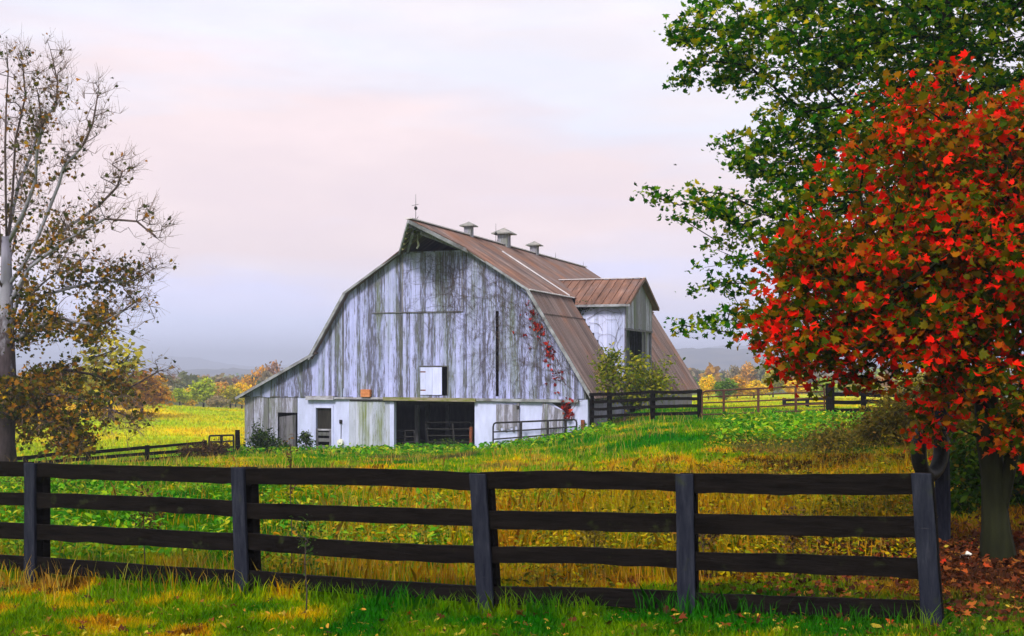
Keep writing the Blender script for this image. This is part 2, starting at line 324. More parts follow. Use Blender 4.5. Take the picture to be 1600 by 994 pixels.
def gcol(x, y):                                              # what grows where: green, straw, rust; the verge also carries painted shade
    x = np.asarray(x, float); y = np.asarray(y, float); D = np.maximum(y, 1); px = 800+x/D*F
    n1 = fbm(x, y*.8, 1.8, 1); n2 = fbm(x, y, .5, 4); n3 = fbm(x, y, 12, 6)
    green = np.array([.014,.17,.002]); lime = np.array([.15,.32,.001]); yel = np.array([.58,.46,.001]); org = np.array([.56,.27,.004]); brn = np.array([.09,.045,.006])
    def sm(a, b, v): return np.clip((v-a)/(b-a), 0, 1)
    dryness = .40+0*x
    near = 1-sm(10.4, 13, D+ (px-800)*.002)                   # verge this side of the fence
    dryness = dryness+(.10-.16*sm(300, 900, px))*near
    band = sm(11.5, 13.5, D)*(1-sm(24, 34, D))                # weeds just beyond the fence
    dryness = dryness+band*(.03+.30*sm(450, 950, px))
    far = sm(62, 100, D); dryness = dryness+far*.16
    right = sm(850, 1000, px)*sm(28, 36, D)*(1-far); dryness = dryness-.20*right
    front = sm(30, 42, D)*(1-sm(850,1000,px))*(1-far); dryness = dryness-.18*front
    lb = sm(14, 17, D)*(1-sm(24, 30, D))*(1-sm(350, 520, px)); dryness = dryness-.30*lb
    d = np.clip(dryness+(n1-.5)*1.5+(n2-.5)*1.3, 0, 1)
    stops = [(0, green), (.3, lime*.8), (.5, lime), (.68, yel), (.84, org), (1, brn)]
    c = np.zeros(x.shape+(3,))
    for k in range(3): c[..., k] = np.interp(d, [s[0] for s in stops], [s[1][k] for s in stops])
    soil = sm(.63, .76, fbm(x, y*.7, 2.6, 11))*sm(12, 13, D)*(1-far); c = c*(1-.8*soil[..., None])+np.array([.10,.065,.035])*.8*soil[..., None]
    c = c*(1-.24*near*(1-.5*fbm(x, y, 1.1, 9)))[..., None]  # verge colour darkened to stand in for shade near the fence
    ff = far[..., None]
    dd = np.clip(.5+(n3-.5)*1.3+(fbm(x, y, 30, 8)-.5)*.9, 0, 1)
    fc = np.stack([np.interp(dd, [0,.45,.7,1], [a[k] for a in ((.22,.38,.001),(.38,.44,.001),(.58,.45,.001),(.70,.38,.004))]) for k in range(3)], -1)
    c = c*(1-ff)+fc*ff
    deep = sm(230, 330, D)[..., None]; c = c*(1-deep)+np.array([.09,.10,.03])*deep
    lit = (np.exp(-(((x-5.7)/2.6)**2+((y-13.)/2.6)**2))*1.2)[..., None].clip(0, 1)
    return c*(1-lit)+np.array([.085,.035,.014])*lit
th = np.unique(np.concatenate([np.linspace(-PI, -.5, 60), np.linspace(-.5, .5, 420), np.linspace(.5, PI, 60)]))
rr = np.concatenate([[.3, 2, 5], np.geomspace(8, 200, 330), np.geomspace(205, 6000, 70)])
TT, RR = np.meshgrid(th, rr); X = np.sin(TT)*RR; Y = np.cos(TT)*RR; Z = H(X, Y)
V = np.stack([X, Y, Z], -1).reshape(-1, 3); nth = len(th)
i, j = np.meshgrid(np.arange(len(rr)-1), np.arange(nth-1), indexing='ij'); a = (i*nth+j).ravel()
Fc = np.stack([a, a+1, a+nth+1, a+nth], 1)[:, ::-1]
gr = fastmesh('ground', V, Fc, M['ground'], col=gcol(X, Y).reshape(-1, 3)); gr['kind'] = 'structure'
gr.data.polygons.foreach_set('use_smooth', [True]*len(gr.data.polygons))

def ridge(name, D, depth, prof):                             # a long wooded hill at its own distance
    pxs = np.arange(-900, 2600, 8.); top = np.interp(pxs, [p[0] for p in prof], [p[1] for p in prof])
    rows = np.linspace(-1, 1, 41); Vv = []
    for r in rows:
        d = D+depth*r; sh = math.cos(r*PI/2)**.8 if abs(r) < 1 else 0
        x = (pxs-800)/F*D*(1+.0*r); hz = CZ+(HY-top)/F*D; base = CZ-22
        z = base+(hz-base)*sh + (fbm(x, x*0+d, D*.01, 3, 4)-.5)*D*.006*sh
        Vv.append(np.stack([x, x*0+d, z], 1))
    Vv = np.concatenate(Vv); n = len(pxs); i, j = np.meshgrid(np.arange(40), np.arange(n-1), indexing='ij'); a = (i*n+j).ravel()
    o = fastmesh(name, Vv, np.stack([a, a+1, a+n+1, a+n], 1), M['hill']); o['kind'] = 'structure'
    o.data.polygons.foreach_set('use_smooth', [True]*len(o.data.polygons))
ridge('hills', 4600, 700, [(-900,566),(0,572),(180,568),(245,561),(285,558),(325,566),(360,573),(480,573),(700,568),(1000,556),(1080,548),(1130,541),(1175,544),(1230,556),(1300,562),(1700,550),(2600,562)])
ridge('hills', 2300, 420, [(-900,578),(300,580),(420,577),(800,570),(980,556),(1060,547),(1110,545),(1160,548),(1210,554),(1260,564),(1330,572),(1600,574),(2600,570)])

# ------------------------------------------------------------------ leaves and trees
def leaf_template(kind):
    if kind == 'maple':
        ang = [90, 65, 50, 28, 10, -25, -60, -90, -120, -155, 170, 152, 130, 115]
        rad = [1., .55, .85, .5, .8, .45, .4, .25, .4, .45, .8, .5, .85, .55]
        p = np.array([[math.cos(math.radians(a))*r, math.sin(math.radians(a))*r, 0] for a, r in zip(ang, rad)])
        p[:, 2] = np.abs(p[:, 0])*.42-.18*p[:, 1]**2; return p*.6
    if kind == 'oval':
        return np.array([[0,-.5,0],[.22,-.15,.06],[.2,.2,.06],[0,.5,-.05],[-.2,.2,.06],[-.22,-.15,.06]])
    return np.array([[-.5,-.35,.06],[.1,-.5,-.06],[.5,.2,.06],[-.1,.5,-.05]])
def leaves(name, P, size, kind, mat, parent=None, flat=.35, rs=RS, var=.6):
    """one small n-gon per leaf, at the points P"""
    n = len(P); tp = leaf_template(kind); k = len(tp)
    ax = rs.normal(size=(n, 3)); ax[:, 2] = np.abs(ax[:, 2])+flat; ax /= np.linalg.norm(ax, axis=1)[:, None]
    u = np.cross(ax, rs.normal(size=(n, 3))); u /= np.linalg.norm(u, axis=1)[:, None]; v = np.cross(ax, u)
    s = size*(1-var+2*var*rs.rand(n))
    Vv = P[:, None, :]+(tp[None, :, 0, None]*u[:, None, :]+tp[None, :, 1, None]*v[:, None, :]+tp[None, :, 2, None]*ax[:, None, :])*s[:, None, None]
    return fastmesh(name, Vv.reshape(-1, 3), np.arange(n*k).reshape(n, k), mat, parent)
def skeleton(roots, tips, step=.35, wob=.08, rs=RS, sag=0.):
    """grow branches: every tip is joined to the nearest wood that lies on its way in"""
    nodes = [np.array(p, float) for p in roots[0]]; par = list(range(-1, len(nodes)-1))
    for extra in roots[1:]:
        prev = int(np.argmin([np.linalg.norm(q-np.array(extra[0])) for q in nodes]))
        for p in extra: nodes.append(np.array(p, float)); par.append(prev); prev = len(nodes)-1
    nroot = len(nodes); arr = np.zeros((200000, 3)); arr[:nroot] = nodes; cnt = nroot; base = arr[0].copy(); lvl = np.zeros(200000)
    tipidx = []; axis0 = np.array(roots[0][-1]); o = np.argsort(np.linalg.norm(tips-axis0, axis=1)); 
    minz = roots[0][max(1, len(roots[0])//3)][2]
    for t in tips[o]:
        c = arr[:cnt]; d = c-t; dist = np.linalg.norm(d, axis=1)
        cost = dist + np.where(c[:, 2] > t[2]+.25*dist, .8*(c[:, 2]-t[2]), 0)+lvl[:cnt]*.03; k0 = len(roots[0]); cost[:k0][c[:k0, 2] < minz] += 4
        k = int(np.argmin(cost)); p0 = c[k].copy(); m = max(1, int(dist[k]/step)); prev = k
        for i_ in range(1, m+1):
            f = i_/m; q = p0+(t-p0)*f; arch = math.sin(f*PI)*dist[k]*.10
            q = q+rs.normal(size=3)*wob*min(1, dist[k])*(1 if i_ < m else .2); q[2] += arch-sag*f*f*dist[k]
            arr[cnt] = q; par.append(prev); lvl[cnt] = lvl[k]+1; prev = cnt; cnt += 1
        tipidx.append(prev)
    arr = arr[:cnt]; load = np.zeros(cnt); ch = [[] for _ in range(cnt)]
    for i_ in range(cnt-1, 0, -1):
        if not load[i_]: load[i_] = 1
        if par[i_] >= 0: load[par[i_]] += load[i_]; ch[par[i_]].append(i_)
    return arr, par, load, ch, tipidx
def wood(name, arr, par, load, ch, r0, r1, mat, parent=None, n=6, pw=.5, split=0):
    mb = MB(); mx = load.max(); z0_ = arr[0][2]; R = lambda i_: (r1+(r0-r1)*((load[i_]/mx)**pw))*(1+.4*math.exp(-max(0,arr[i_][2]-z0_-.25)/.18)*(load[i_]/mx > .5))
    stack = [(0, None)]
    while stack:
        s, pr = stack.pop(); pts = [arr[pr]] if pr is not None else []; rad = [R(s)] if pr is not None else []
        c = s
        while True:
            pts.append(arr[c]); rad.append(R(c))
            if not ch[c]: rad[-1] *= .4; break
            cs = sorted(ch[c], key=lambda q: -load[q])
            for q in cs[1:]: stack.append((q, c))
            c = cs[0]
        if len(pts) > 1:
            nn = n if rad[0] > .03 else (4 if rad[0] > .012 else 3); f0 = len(mb.f); mb.tube(pts, rad, nn)
            if split:
                for q in range(len(pts)-1):
                    if rad[q] < split: mb.m[f0+q*nn:f0+(q+1)*nn] = [1]*nn
    return mb.build(name, mat, parent, True)
def lobes(ls, n, rs=RS, shell=.55):
    """random points in a union of ellipsoids (centre, radii)"""
    vol = np.array([r[0]*r[1]*r[2] for _, r in ls])**.8; pick = rs.choice(len(ls), n, p=vol/vol.sum())
    d = rs.normal(size=(n, 3)); d /= np.linalg.norm(d, axis=1)[:, None]; rad = (shell+(1-shell)*rs.rand(n))**1.0*np.where(rs.rand(n) < .25, rs.rand(n), 1)
    C = np.array([ls[k][0] for k in pick], float); R_ = np.array([ls[k][1] for k in pick], float)
    return C+d*rad[:, None]*R_
def around(P, k, spread, rs=RS):
    Q = np.repeat(P, k, 0); return Q+rs.normal(size=Q.shape)*np.array(spread)

def tree(name, label, cat, base, trunk, ls, ntips, per, spread, lsize, kind, lmat, bmat, r0, r1=.006, step=.35, extra=(), group=None, flat=.35, wob=.08, seed=1, leafsel=None, sag=0., n=7):
    rs = np.random.RandomState(seed); b = Vector(base); root = empty(name, b, label, cat, group); B = np.array(b)
    tips = lobes(ls, ntips, rs)
    arr, par, load, ch, ti = skeleton([[np.array(p) for p in trunk]]+[list(map(np.array, e)) for e in extra], tips, step, wob, rs, sag)
    wood('trunk', arr-B, par, load, ch, r0, r1, bmat, root, n)
    T_ = arr[ti]; P = around(T_, per, spread, rs)
    sel = leafsel(P, rs) if leafsel else np.ones(len(P), bool)
    leaves('crown', (P-B)[sel], lsize, kind, lmat, root, flat, rs)
    return root
def E(px, py, D, rx, ry, rd): return (tuple(W(px, py, D)), (rx/F*D, rd, ry/F*D))
# ------------------------------------------------------------------ the barn
KN, KZ, AZ, EU, EZ, BL, LU, LZ, JU, WU = 4.66, 5.81, 8.84, 7.855, .725, 25.6, 10.8, .62, 6.54, 7.35
HF = -3.24; SZ = .675; GB = -2.6                              # hood tip, sill height, foot of the walls
def rz(u):                                                   # underside line of the roof over the gable
    a = abs(u)
    if a <= KN: z = AZ-(AZ-KZ)/KN*a
    else: z = KZ-(KZ-EZ)/(EU-KN)*(a-KN)
    if u < -JU: z = 2.82-(2.82-LZ)/(LU-JU)*(-u-JU)
    return z
barn = empty('barn', (BC.x, BC.y, 0), 'big weathered white barn with rusty gambrel roof standing beyond the fence', 'barn', rz=-TH)
def vboards(name, u0, u1, top, bot, mat, parent, w_=.2, d0=0., th_=.03, holes=(), jit=.008, gap=.004, seed=3, seams=(), taper=.05):
    rs = np.random.RandomState(seed); mb = MB(); u = u0
    while u < u1-.02:
        ww = min(w_*(.85+.35*rs.rand()), u1-u)
        for e_ in sorted([h_[0] for h_ in holes]+[h_[1] for h_ in holes]):
            if u+.01 < e_ < u+ww+.05: ww = e_-u; break
        a, b = u+gap, u+ww-gap; y = d0+rs.uniform(-jit, jit)
        if any(abs(u-s) < w_*.5 for s in seams): a += .03
        cuts = [(z0, z1) for (h0, h1_, z0, z1) in holes if (a+b)/2 > h0 and (a+b)/2 < h1_]
        zb = bot(a)+rs.uniform(-taper, .02) if callable(bot) else bot+rs.uniform(-taper, .02)
        segs = [(zb, None)]
        for z0, z1 in sorted(cuts):
            lo, hi = segs.pop(); 
            if z0 > lo: segs.append((lo, z0))
            segs.append((z1, None))
        for lo, hi in segs:
            ta, tb = (top(a), top(b)) if hi is None else (hi, hi)
            if min(ta, tb) < lo+.05: continue
            mb.hexa([(a,y-th_,lo),(b,y-th_,lo),(b,y,lo),(a,y,lo),(a,y-th_,ta),(b,y-th_,tb),(b,y,tb),(a,y,ta)])
        u += ww
    return mb.build(name, mat, parent)
slit = (bp(775.0,500)[0], bp(779.5,500)[0], bp(777,620)[1]+.02, bp(777,486)[1])
hat = (bp(657,600)[0], bp(699.5,600)[0], bp(670,618)[1], bp(670,573)[1])
hoodz = 7.68
gtop = lambda u: min(rz(u)-.07, hoodz if abs(u) < 1.72 else 99)
gw = vboards('gable_wall', -10.6, WU, gtop, SZ, M['siding'], barn, .19, holes=[slit, hat], seams=[bp(537,500)[0], bp(627,500)[0]], taper=.08)
# upper hay door over the old opening, its ledge and battens
uA, uB = bp(631,440)[0], bp(722,440)[0]; zA = bp(680,487)[1]
hd = vboards('hay_door', uA, uB, lambda u: 7.62-.05*((u-(uA+uB)/2)/1.4)**2, zA, M['siding'], barn, .24, -.045, seed=9, taper=.0)
mb = MB(); mb.box((bp(582,487)[0], -.075, zA-.05), (bp(724,487)[0], -.012, zA+.0)); mb.build('ledge_strip', M['wood_dark'], hd)
mb = MB(); mb.box((uB, -.07, zA), (uB+.06, -.012, 7.6)); mb.build('jamb', M['siding_grey'], hd); mb = MB(); mb.box((uA-.07, -.07, zA), (uA, -.012, 7.6)); mb.build('jamb', M['siding_grey'], hd)
# battens where the boarding changes
mb = MB(); u_ = bp(537,500)[0]; mb.box((u_-.06, -.055, 1.1), (u_+.02, -.012, rz(u_)-.1))
mb.build('batten', M['wood_dark'], barn)
mb = MB(); u_ = bp(627,560)[0]; mb.box((u_-.05, -.05, .75), (u_+.03, -.012, 4.6)); mb.build('batten', M['wood_dark'], barn)
# half-open hatch
hu0, hu1, hz0, hz1 = hat
ho = vboards('hatch_door', hu0+.02, bp(691.5,600)[0], lambda u: hz1-.03, hz0+.02, M['white'], barn, .3, -.05, seed=5, taper=0)
mb = MB(); t_ = .05
mb.box((hu0-.06,-.07,hz1), (hu1+.06,-.012,hz1+t_)); mb.box((hu1,-.07,hz0),(hu1+t_,-.012,hz1)); mb.build('hatch_frame', M['wood_dark'], ho)
# dark interior: loft floor, back wall, posts, side lining
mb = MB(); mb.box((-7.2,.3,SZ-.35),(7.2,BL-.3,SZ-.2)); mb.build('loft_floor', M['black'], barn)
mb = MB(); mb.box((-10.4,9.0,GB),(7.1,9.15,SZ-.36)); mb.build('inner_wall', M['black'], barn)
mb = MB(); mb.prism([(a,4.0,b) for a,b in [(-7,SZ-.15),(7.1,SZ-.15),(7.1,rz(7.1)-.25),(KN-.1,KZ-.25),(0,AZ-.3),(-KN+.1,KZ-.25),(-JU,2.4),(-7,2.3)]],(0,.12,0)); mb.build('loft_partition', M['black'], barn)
for pu, pd in ((bp(652,660,2.)[0],2.),(bp(700,660,5.)[0],5.),(bp(668,660,4.)[0],4.)):
    mb = MB(); mb.box((pu-.1,pd-.1,GB),(pu+.1,pd+.1,SZ-.36)); mb.build('inner_post', M['wood_dark'], barn)
# lower storey
def U(px): return bp(px, 660)[0]
def Zb(py, px=700): return bp(px, py)[1]
LD0 = .05
vboards('lean_to_wall', -10.55, U(434), lambda u: SZ-.02, bp(400,690)[1], M['siding_grey'], barn, .30, LD0, seed=21, gap=.008, jit=.015)
vboards('lean_to_wall', U(434), U(464), lambda u: SZ-.02, bp(448,645)[1], M['siding_grey'], barn, .22, LD0-.02, seed=22, taper=0)
mb = MB(); mb.box((-10.5, LD0, GB-.3), (U(434)-.02, LD0+.25, bp(400,690)[1]-.02)); mb.build('foundation', M['white'], barn)
sdx = vboards('side_door', U(435), U(461), lambda u: bp(448,648)[1]-.12*(1-(u-U(435))/1.), bp(448,701)[1], M['wood_dark'], barn, .2, LD0+.06, seed=23)
mb = MB()                                                    # whitewashed masonry, with the openings left out
def wallbox(p0, p1, z0, z1, d0=.0, d1=.28): mb.box((U(p0), d0, z0), (U(p1), d1, z1))
dz0, dz1 = bp(507,697)[1], bp(507,635)[1]
mb.prism([(U(465),0,GB),(U(491),0,GB),(U(491),0,dz1+.06),(U(521),0,dz1+.06),(U(521),0,GB),(U(546),0,GB),(U(546),0,SZ-.02),(U(465),0,SZ-.02)],(0,.28,0)); mb.build('masonry_wall', M['white'], barn)
mb = MB(); wallbox(742, 918, GB-.6, SZ-.03, 0.02, .3); mb.build('masonry_wall', M['white'], barn)
ua, ub = U(491), U(521)
mb = MB(); mb.box((ua,-.03,GB),(ua+.1,.2,dz1+.05)); mb.box((ub-.1,-.03,GB),(ub,.2,dz1+.05)); mb.box((ua,-.035,dz1-.08),(ub,.2,dz1+.055)); dfr = mb.build('door_frame', M['white'], barn)
mb = MB(); hz_ = bp(507,671)[1]
mb.box((ua+.1,.0,hz_-.06),(ub-.1,.07,hz_+.02), 1)
for zz in (hz_-.2, hz_-.5, hz_-.85): mb.box((ua+.1,.01,zz-.11),(ub-.1,.05,zz+.06))
mb.box((ua+.1,-.02,GB),(ua+.22,.06,hz_)); mb.box((ub-.22,-.02,GB),(ub-.1,.06,hz_)); mb.build('half_door', [M['wood_dark'], M['beam']], dfr)
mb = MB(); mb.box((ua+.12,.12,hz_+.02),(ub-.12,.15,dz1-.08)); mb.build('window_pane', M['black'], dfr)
vboards('plank_door', U(546), U(610), lambda u: SZ-.10, GB+.05, M['siding_moss'], barn, .17, -.03, seed=31, jit=.012)
mb = MB(); mb.box((U(610),-.07,GB),(U(616.5),.2,SZ-.1)); mb.build('door_post', M['white'], barn)
# the sill that runs over the lower storey, in its three lengths
def zline(px): return bp(px, 619.3+(px-490)*.0105)[1]
for nm, p0, p1, h_, dd, mt in (('sill_beam',481,524,.20,-.22,'beam'),('sill_beam',524,602,.09,-.13,'beam'),('sill_beam',602,746,.16,-.25,'moss'),('sill_beam',746,905,.13,-.17,'trim')):
    mb = MB(); a, b = Vector((U(p0), dd/2-.0, SZ-.07)), Vector((U(p1), dd/2, SZ-.07+(.02 if mt=='beam' else -.02))); mb.beam(a, b, abs(dd)+.04, h_); mb.build(nm, M[mt], barn)
mb = MB(); mb.box((-10.6,-.03,SZ-.05),(U(481),.02,SZ+.01)); mb.build('sill_board', M['wood_dark'], barn)
# panels on the right-hand masonry
mb = MB(); mb.prism([(U(742),-.03,GB),(U(811),-.03,GB),(U(811),-.03,bp(811,634)[1]),(U(782),-.03,bp(782,629)[1]),(U(742),-.03,SZ-.12)],(0,.04,0)); mb.build('sheet_panel', M['siding_moss'] if 0 else M['white'], barn)
vboards('plank_panel', U(776), U(811), lambda u: bp(790,632)[1], bp(790,665)[1], M['siding_grey'], barn, .12, -.045, seed=33, jit=.01, taper=.35)
mb = MB(); mb.box((U(809.5),-.10,GB),(U(812),-.0,SZ-.15)); mb.box((U(808.5),-.13,bp(810,639)[1]),(U(812.5),-.08,bp(810,634)[1]),1); mb.build('hinge_post', [M['siding_grey'], M['black']], barn)
mb = MB(); k = 7                                              # sagging plank door, tilted, below a panel painted dark as an opening
for q in range(k):
    a0, a1 = q/k, (q+1)/k-.012; bu, tu = U(842), U(849)
    f = lambda a: (bu+a*(U(877)-U(842)), tu+a*(U(882)-U(849)))
    (b0,t0),(b1,t1) = f(a0), f(a1); zt0 = bp(850,628)[1]-a0*.42; zt1 = bp(850,628)[1]-a1*.42; y = -.05+RS.uniform(-.01,.01)
    mb.hexa([(b0,y-.03,GB+.2),(b1,y-.03,GB+.2),(b1,y,GB+.2),(b0,y,GB+.2),(t0,y-.03,zt0),(t1,y-.03,zt1),(t1,y,zt1),(t0,y,zt0)])
mb.build('sagging_door', M['siding_grey'], barn)
mb = MB(); mb.prism([(U(862),.0,bp(862,629.5)[1]),(U(892),.0,bp(892,631)[1]),(U(886),.0,bp(886,648)[1]),(U(880),.0,bp(880,641)[1])],(0,.015,0)); mb.box((U(882),-.06,GB+.4),(U(885.5),.0,bp(882,645)[1])); mb.build('gap_shade_panel', M['black'], barn)  # dark sheet on solid wall, painting an opening's shade; plus a slim post
mb = MB(); mb.beam((U(737),-.12,GB+.1),(U(737.5),-.12,bp(737,667)[1]),.13,.10,(0,1,0)); mb.build('gate_post', M['rust'], barn)
mb = MB(); mb.beam((U(913),-.15,GB+.3),(U(912),-.15,bp(912,656)[1]),.16,.12,(0,1,0)); mb.build('corner_post', M['rust'], barn)
mb = MB(); mb.box((U(548),-.11,SZ-.2),(U(640),-.07,SZ-.13)); mb.build('door_track', M['gate_steel'], barn)
for zz in (hz0+.25, hz1-.25): mb = MB(); mb.box((hu0+.03,-.075,zz-.03),(hu0+.55,-.055,zz+.03)); mb.build('hinge', M['rust'], ho)
# little things fixed to the front
mb = MB(); u_, z_ = bp(533,691); mb.tube([(u_,-.03,z_),(u_,-.16,z_)],[.17,.15],12); mb.tube([(u_,-.15,z_),(u_,-.20,z_)],[.1,.05],10)
lm = mb.build('wall_lamp', M['lamp_white'], barn); mb = MB(); mb.tube([(u_,-.02,z_+.1),(u_+.01,-.02,bp(533,664)[1])],.018,5); mb.box((u_-.07,-.07,bp(533,662)[1]),(u_+.07,0,bp(533,656)[1])); mb.build('conduit', M['gate_steel'], lm)
# roof
def ribbed(name, d0, d1, seg, mat, skip=None, step=.3, thick=.05, h=.035):
    """seg(d) -> top (u,z), foot (u,z); one sheet with raised ribs, closed below"""
    mb = MB(); n = int((d1-d0)/step); ds = [d0+(d1-d0)*i/n for i in range(n+1)]
    for i in range(n):
        a, b = ds[i], ds[i+1]
        if skip and skip((a+b)/2): continue
        (ta, fa), (tb, fb) = seg(a), seg(b)
        if abs(ta[0]-fa[0])+abs(tb[0]-fb[0]) < .05: continue
        nrm = Vector((-(fa[1]-ta[1]), 0, (fa[0]-ta[0]))).normalized() if fa != ta else Vector((-(fb[1]-tb[1]), 0, (fb[0]-tb[0]))).normalized()
        if nrm.z < 0: nrm = -nrm
        P = lambda q, d, o: Vector((q[0], d, q[1]))+nrm*o
        mb.hexa([P(ta,a,-thick),P(fa,a,-thick),P(fb,b,-thick),P(tb,b,-thick),P(ta,a,0),P(fa,a,0),P(fb,b,0),P(tb,b,0)])
        e = .035; mb.hexa([P(ta,a+.002,.001),P(fa,a+.002,.001),P(fa,a+2*e,.001),P(ta,a+2*e,.001),P(ta,a+.02,h),P(fa,a+.02,h),P(fa,a+e+.012,h),P(ta,a+e+.012,h)])
    return mb.build(name, mat, barn)
def segU(sgn):
    def f(d):
        um = KN+.12 if d >= -.35 else max(0., 1.72*(d-HF)/(-.35-HF))
        g_ = (AZ-KZ)/KN; return (0.001*sgn, AZ), (sgn*um, AZ-g_*um)
    return f
m_lo = (KZ-EZ)/(EU-KN)
segL = lambda d: ((KN, KZ-.03), (EU, EZ-.03))
segLL = lambda d: ((-KN, KZ-.03), (-JU-.15, KZ-.03-m_lo*(JU+.15-KN)))
segLT = lambda d: ((-JU+.2, 2.86), (-LU, LZ))
DN, DF = 6.9, 12.9
rf = ribbed('roof', HF, BL, segU(1), M['roof']); ribbed('roof', HF, BL, segU(-1), M['roof'])
ribbed('roof', -.35, DN-.3, segL, M['roof_low']); ribbed('roof', DF+.1, BL, segL, M['roof_low'])
ribbed('roof', -.35, BL, segLL, M['roof_low']); ribbed('lean_to_roof', -.35, BL, segLT, M['roof_low'])
mb = MB(); mb.beam((0,HF,AZ+.03),(0,BL,AZ+.03),.32,.05); mb.build('ridge_cap', M['tin'], barn)
g_ = (AZ-KZ)/KN; nr = Vector((g_,0,1)).normalized()
mb = MB(); mb.beam(Vector((1.1,6.1,AZ-g_*1.1))+nr*.06, Vector((KN+.1,6.1,AZ-g_*(KN+.1)))+nr*.06,.10,.05,nr); mb.build('flashing', M['tin'], barn)
mb = MB()                                                    # curled bright tin along the knee
for i in range(80):
    a = -.35+i*.09; mb.box((KN+.02,a,KZ-.11+.02*math.sin(i*2.)),(KN+.19,a+.06,KZ-.075+.02*math.sin(i*2.)))
mb.build('knee_flashing', M['tin'], barn)
mb = MB(); mb.beam((5.4,-.3,KZ-.03-m_lo*.74),(5.4,DN-.4,KZ-.03-m_lo*.74),.10,.05,(0,0,1)); mb.build('sheet_lap', M['roof'], barn)
def rake(pts, nm='rake_board', w_=.07, h_=.24, mt='trim'):
    mb = MB()
    for a, b in zip(pts, pts[1:]): mb.beam(a, b, w_, h_, (0,0,1))
    return mb.build(nm, M[mt], barn)
rake([(1.72,-.40,AZ-g_*1.72-.07),(KN+.1,-.40,KZ-.12)],h_=.10); rake([(KN+.06,-.40,KZ-.12),(EU,-.40,EZ-.12)],h_=.14)
rake([(-1.72,-.40,AZ-g_*1.72-.06),(-KN-.1,-.40,KZ-.10)],h_=.10); rake([(-KN-.06,-.40,KZ-.10),(-JU-.15,-.40,2.52)],h_=.14)
rake([(-JU+.1,-.42,2.76),(-LU,-.42,LZ-.07)],h_=.13)
rake([(0,HF-.04,AZ-.12),(1.76,-.42,AZ-g_*1.76-.12)], 'hood_board', .07, .17); rake([(0,HF-.04,AZ-.12),(-1.76,-.42,AZ-g_*1.76-.12)], 'hood_board', .07, .17)
mb = MB(); mb.beam((0,HF+.2,AZ-.28),(0,1.,AZ-.28),.14,.22); mb.build('hay_track', M['wood_dark'], barn)
mb = MB(); mb.beam((-.2,HF+.9,AZ-.55),(-1.5,-.06,hoodz+.0),.10,.16); mb.beam((.2,HF+.9,AZ-.55),(1.5,-.06,hoodz+.0),.10,.16); mb.build('hood_brace', M['siding_grey'], barn)
mb = MB()
for k in range(5):
    d_ = HF+.6+k*.5; um = 1.72*(d_-HF)/(-.35-HF)
    for s in (1,-1): mb.beam((0,d_,AZ-.13),(s*um,d_,AZ-g_*um-.13),.06,.1)
mb.build('rafter', M['moss'], barn)
mb = MB(); mb.tube([(-.45,-1.2,8.35),(-.45,-1.2,8.05)],.025,5); mb.tube([(-.45,-1.2,8.05),(-.40,-1.2,7.85),(-.5,-1.2,7.7)],.05,6); mb.build('hay_hook', M['tin'], barn)
# rear gable and long walls
mb = MB(); prof = [(-10.5,GB),(7.3,GB),(7.3,rz(7.3)-.1),(KN,KZ-.1),(0,AZ-.1),(-KN,KZ-.1),(-JU,2.6),(-10.5,.5)]
mb.prism([(a,BL-.35,b) for a,b in prof],(0,.1,0)); mb.build('rear_wall', M['siding_grey'], barn)
mb = MB(); mb.box((7.25,.05,GB-.5),(7.38,DN+.1,1.2)); mb.box((7.25,DF-.1,GB-.5),(7.38,BL-.4,1.2)); mb.build('side_wall', M['siding_grey'], barn)
mb = MB(); mb.box((-10.52,.1,GB),(-10.4,BL-.4,.55)); mb.build('side_wall', M['siding_grey'], barn)
# ventilators on the ridge
for i, (px, d_, wb, hh) in enumerate(((733,4.19,.19,.50),(788.5,9.5,.285,.64),(835.5,14.8,.215,.50))):
    mb = MB(); z0, z1 = AZ-.25, AZ+hh; mb.box((-wb,d_-wb,z0),(wb,d_+wb,z1)); vb = mb.build('ventilator', M['siding_grey'], barn); vb['label'] = ('small front ventilator','large middle ventilator','small rear ventilator')[i]
    mb = MB(); e = wb*1.95; q = [(-e,d_-e,z1),(e,d_-e,z1),(e,d_+e,z1),(-e,d_+e,z1)]; mb.box((-e,d_-e,z1-.05),(e,d_+e,z1-.0)); top_ = (0,d_,z1+wb*1.15)
    for a in range(4): mb.poly([tuple(Vector(q[a])+Vector((0,0,.003))), tuple(Vector(q[(a+1)%4])+Vector((0,0,.003))), top_])
    cpp = mb.build('vent_cap', M['cap'], vb)
for px, d_, hh in ((650,-2.44,1.22),(775,8.19,1.05),(868,18.97,.42),(918,25.2,.36)):
    mb = MB(); mb.tube([(0,d_,AZ),(0,d_,AZ+hh)],[.016,.008],5); zb = AZ+hh*.48
    if hh > .8:
        mb.tube([(0,d_,zb-.09),(0,d_,zb-.05),(0,d_,zb),(0,d_,zb+.05),(0,d_,zb+.09)],[.02,.07,.09,.07,.02],8)
        mb.tube([(0,d_,AZ),(.12,d_,AZ+.2)],.012,4)
    if px == 650: mb.beam((-.20,d_,zb+.12),(.14,d_,zb+.17),.018,.018)
    mb.build('lightning_rod', M['gate_steel'], barn)
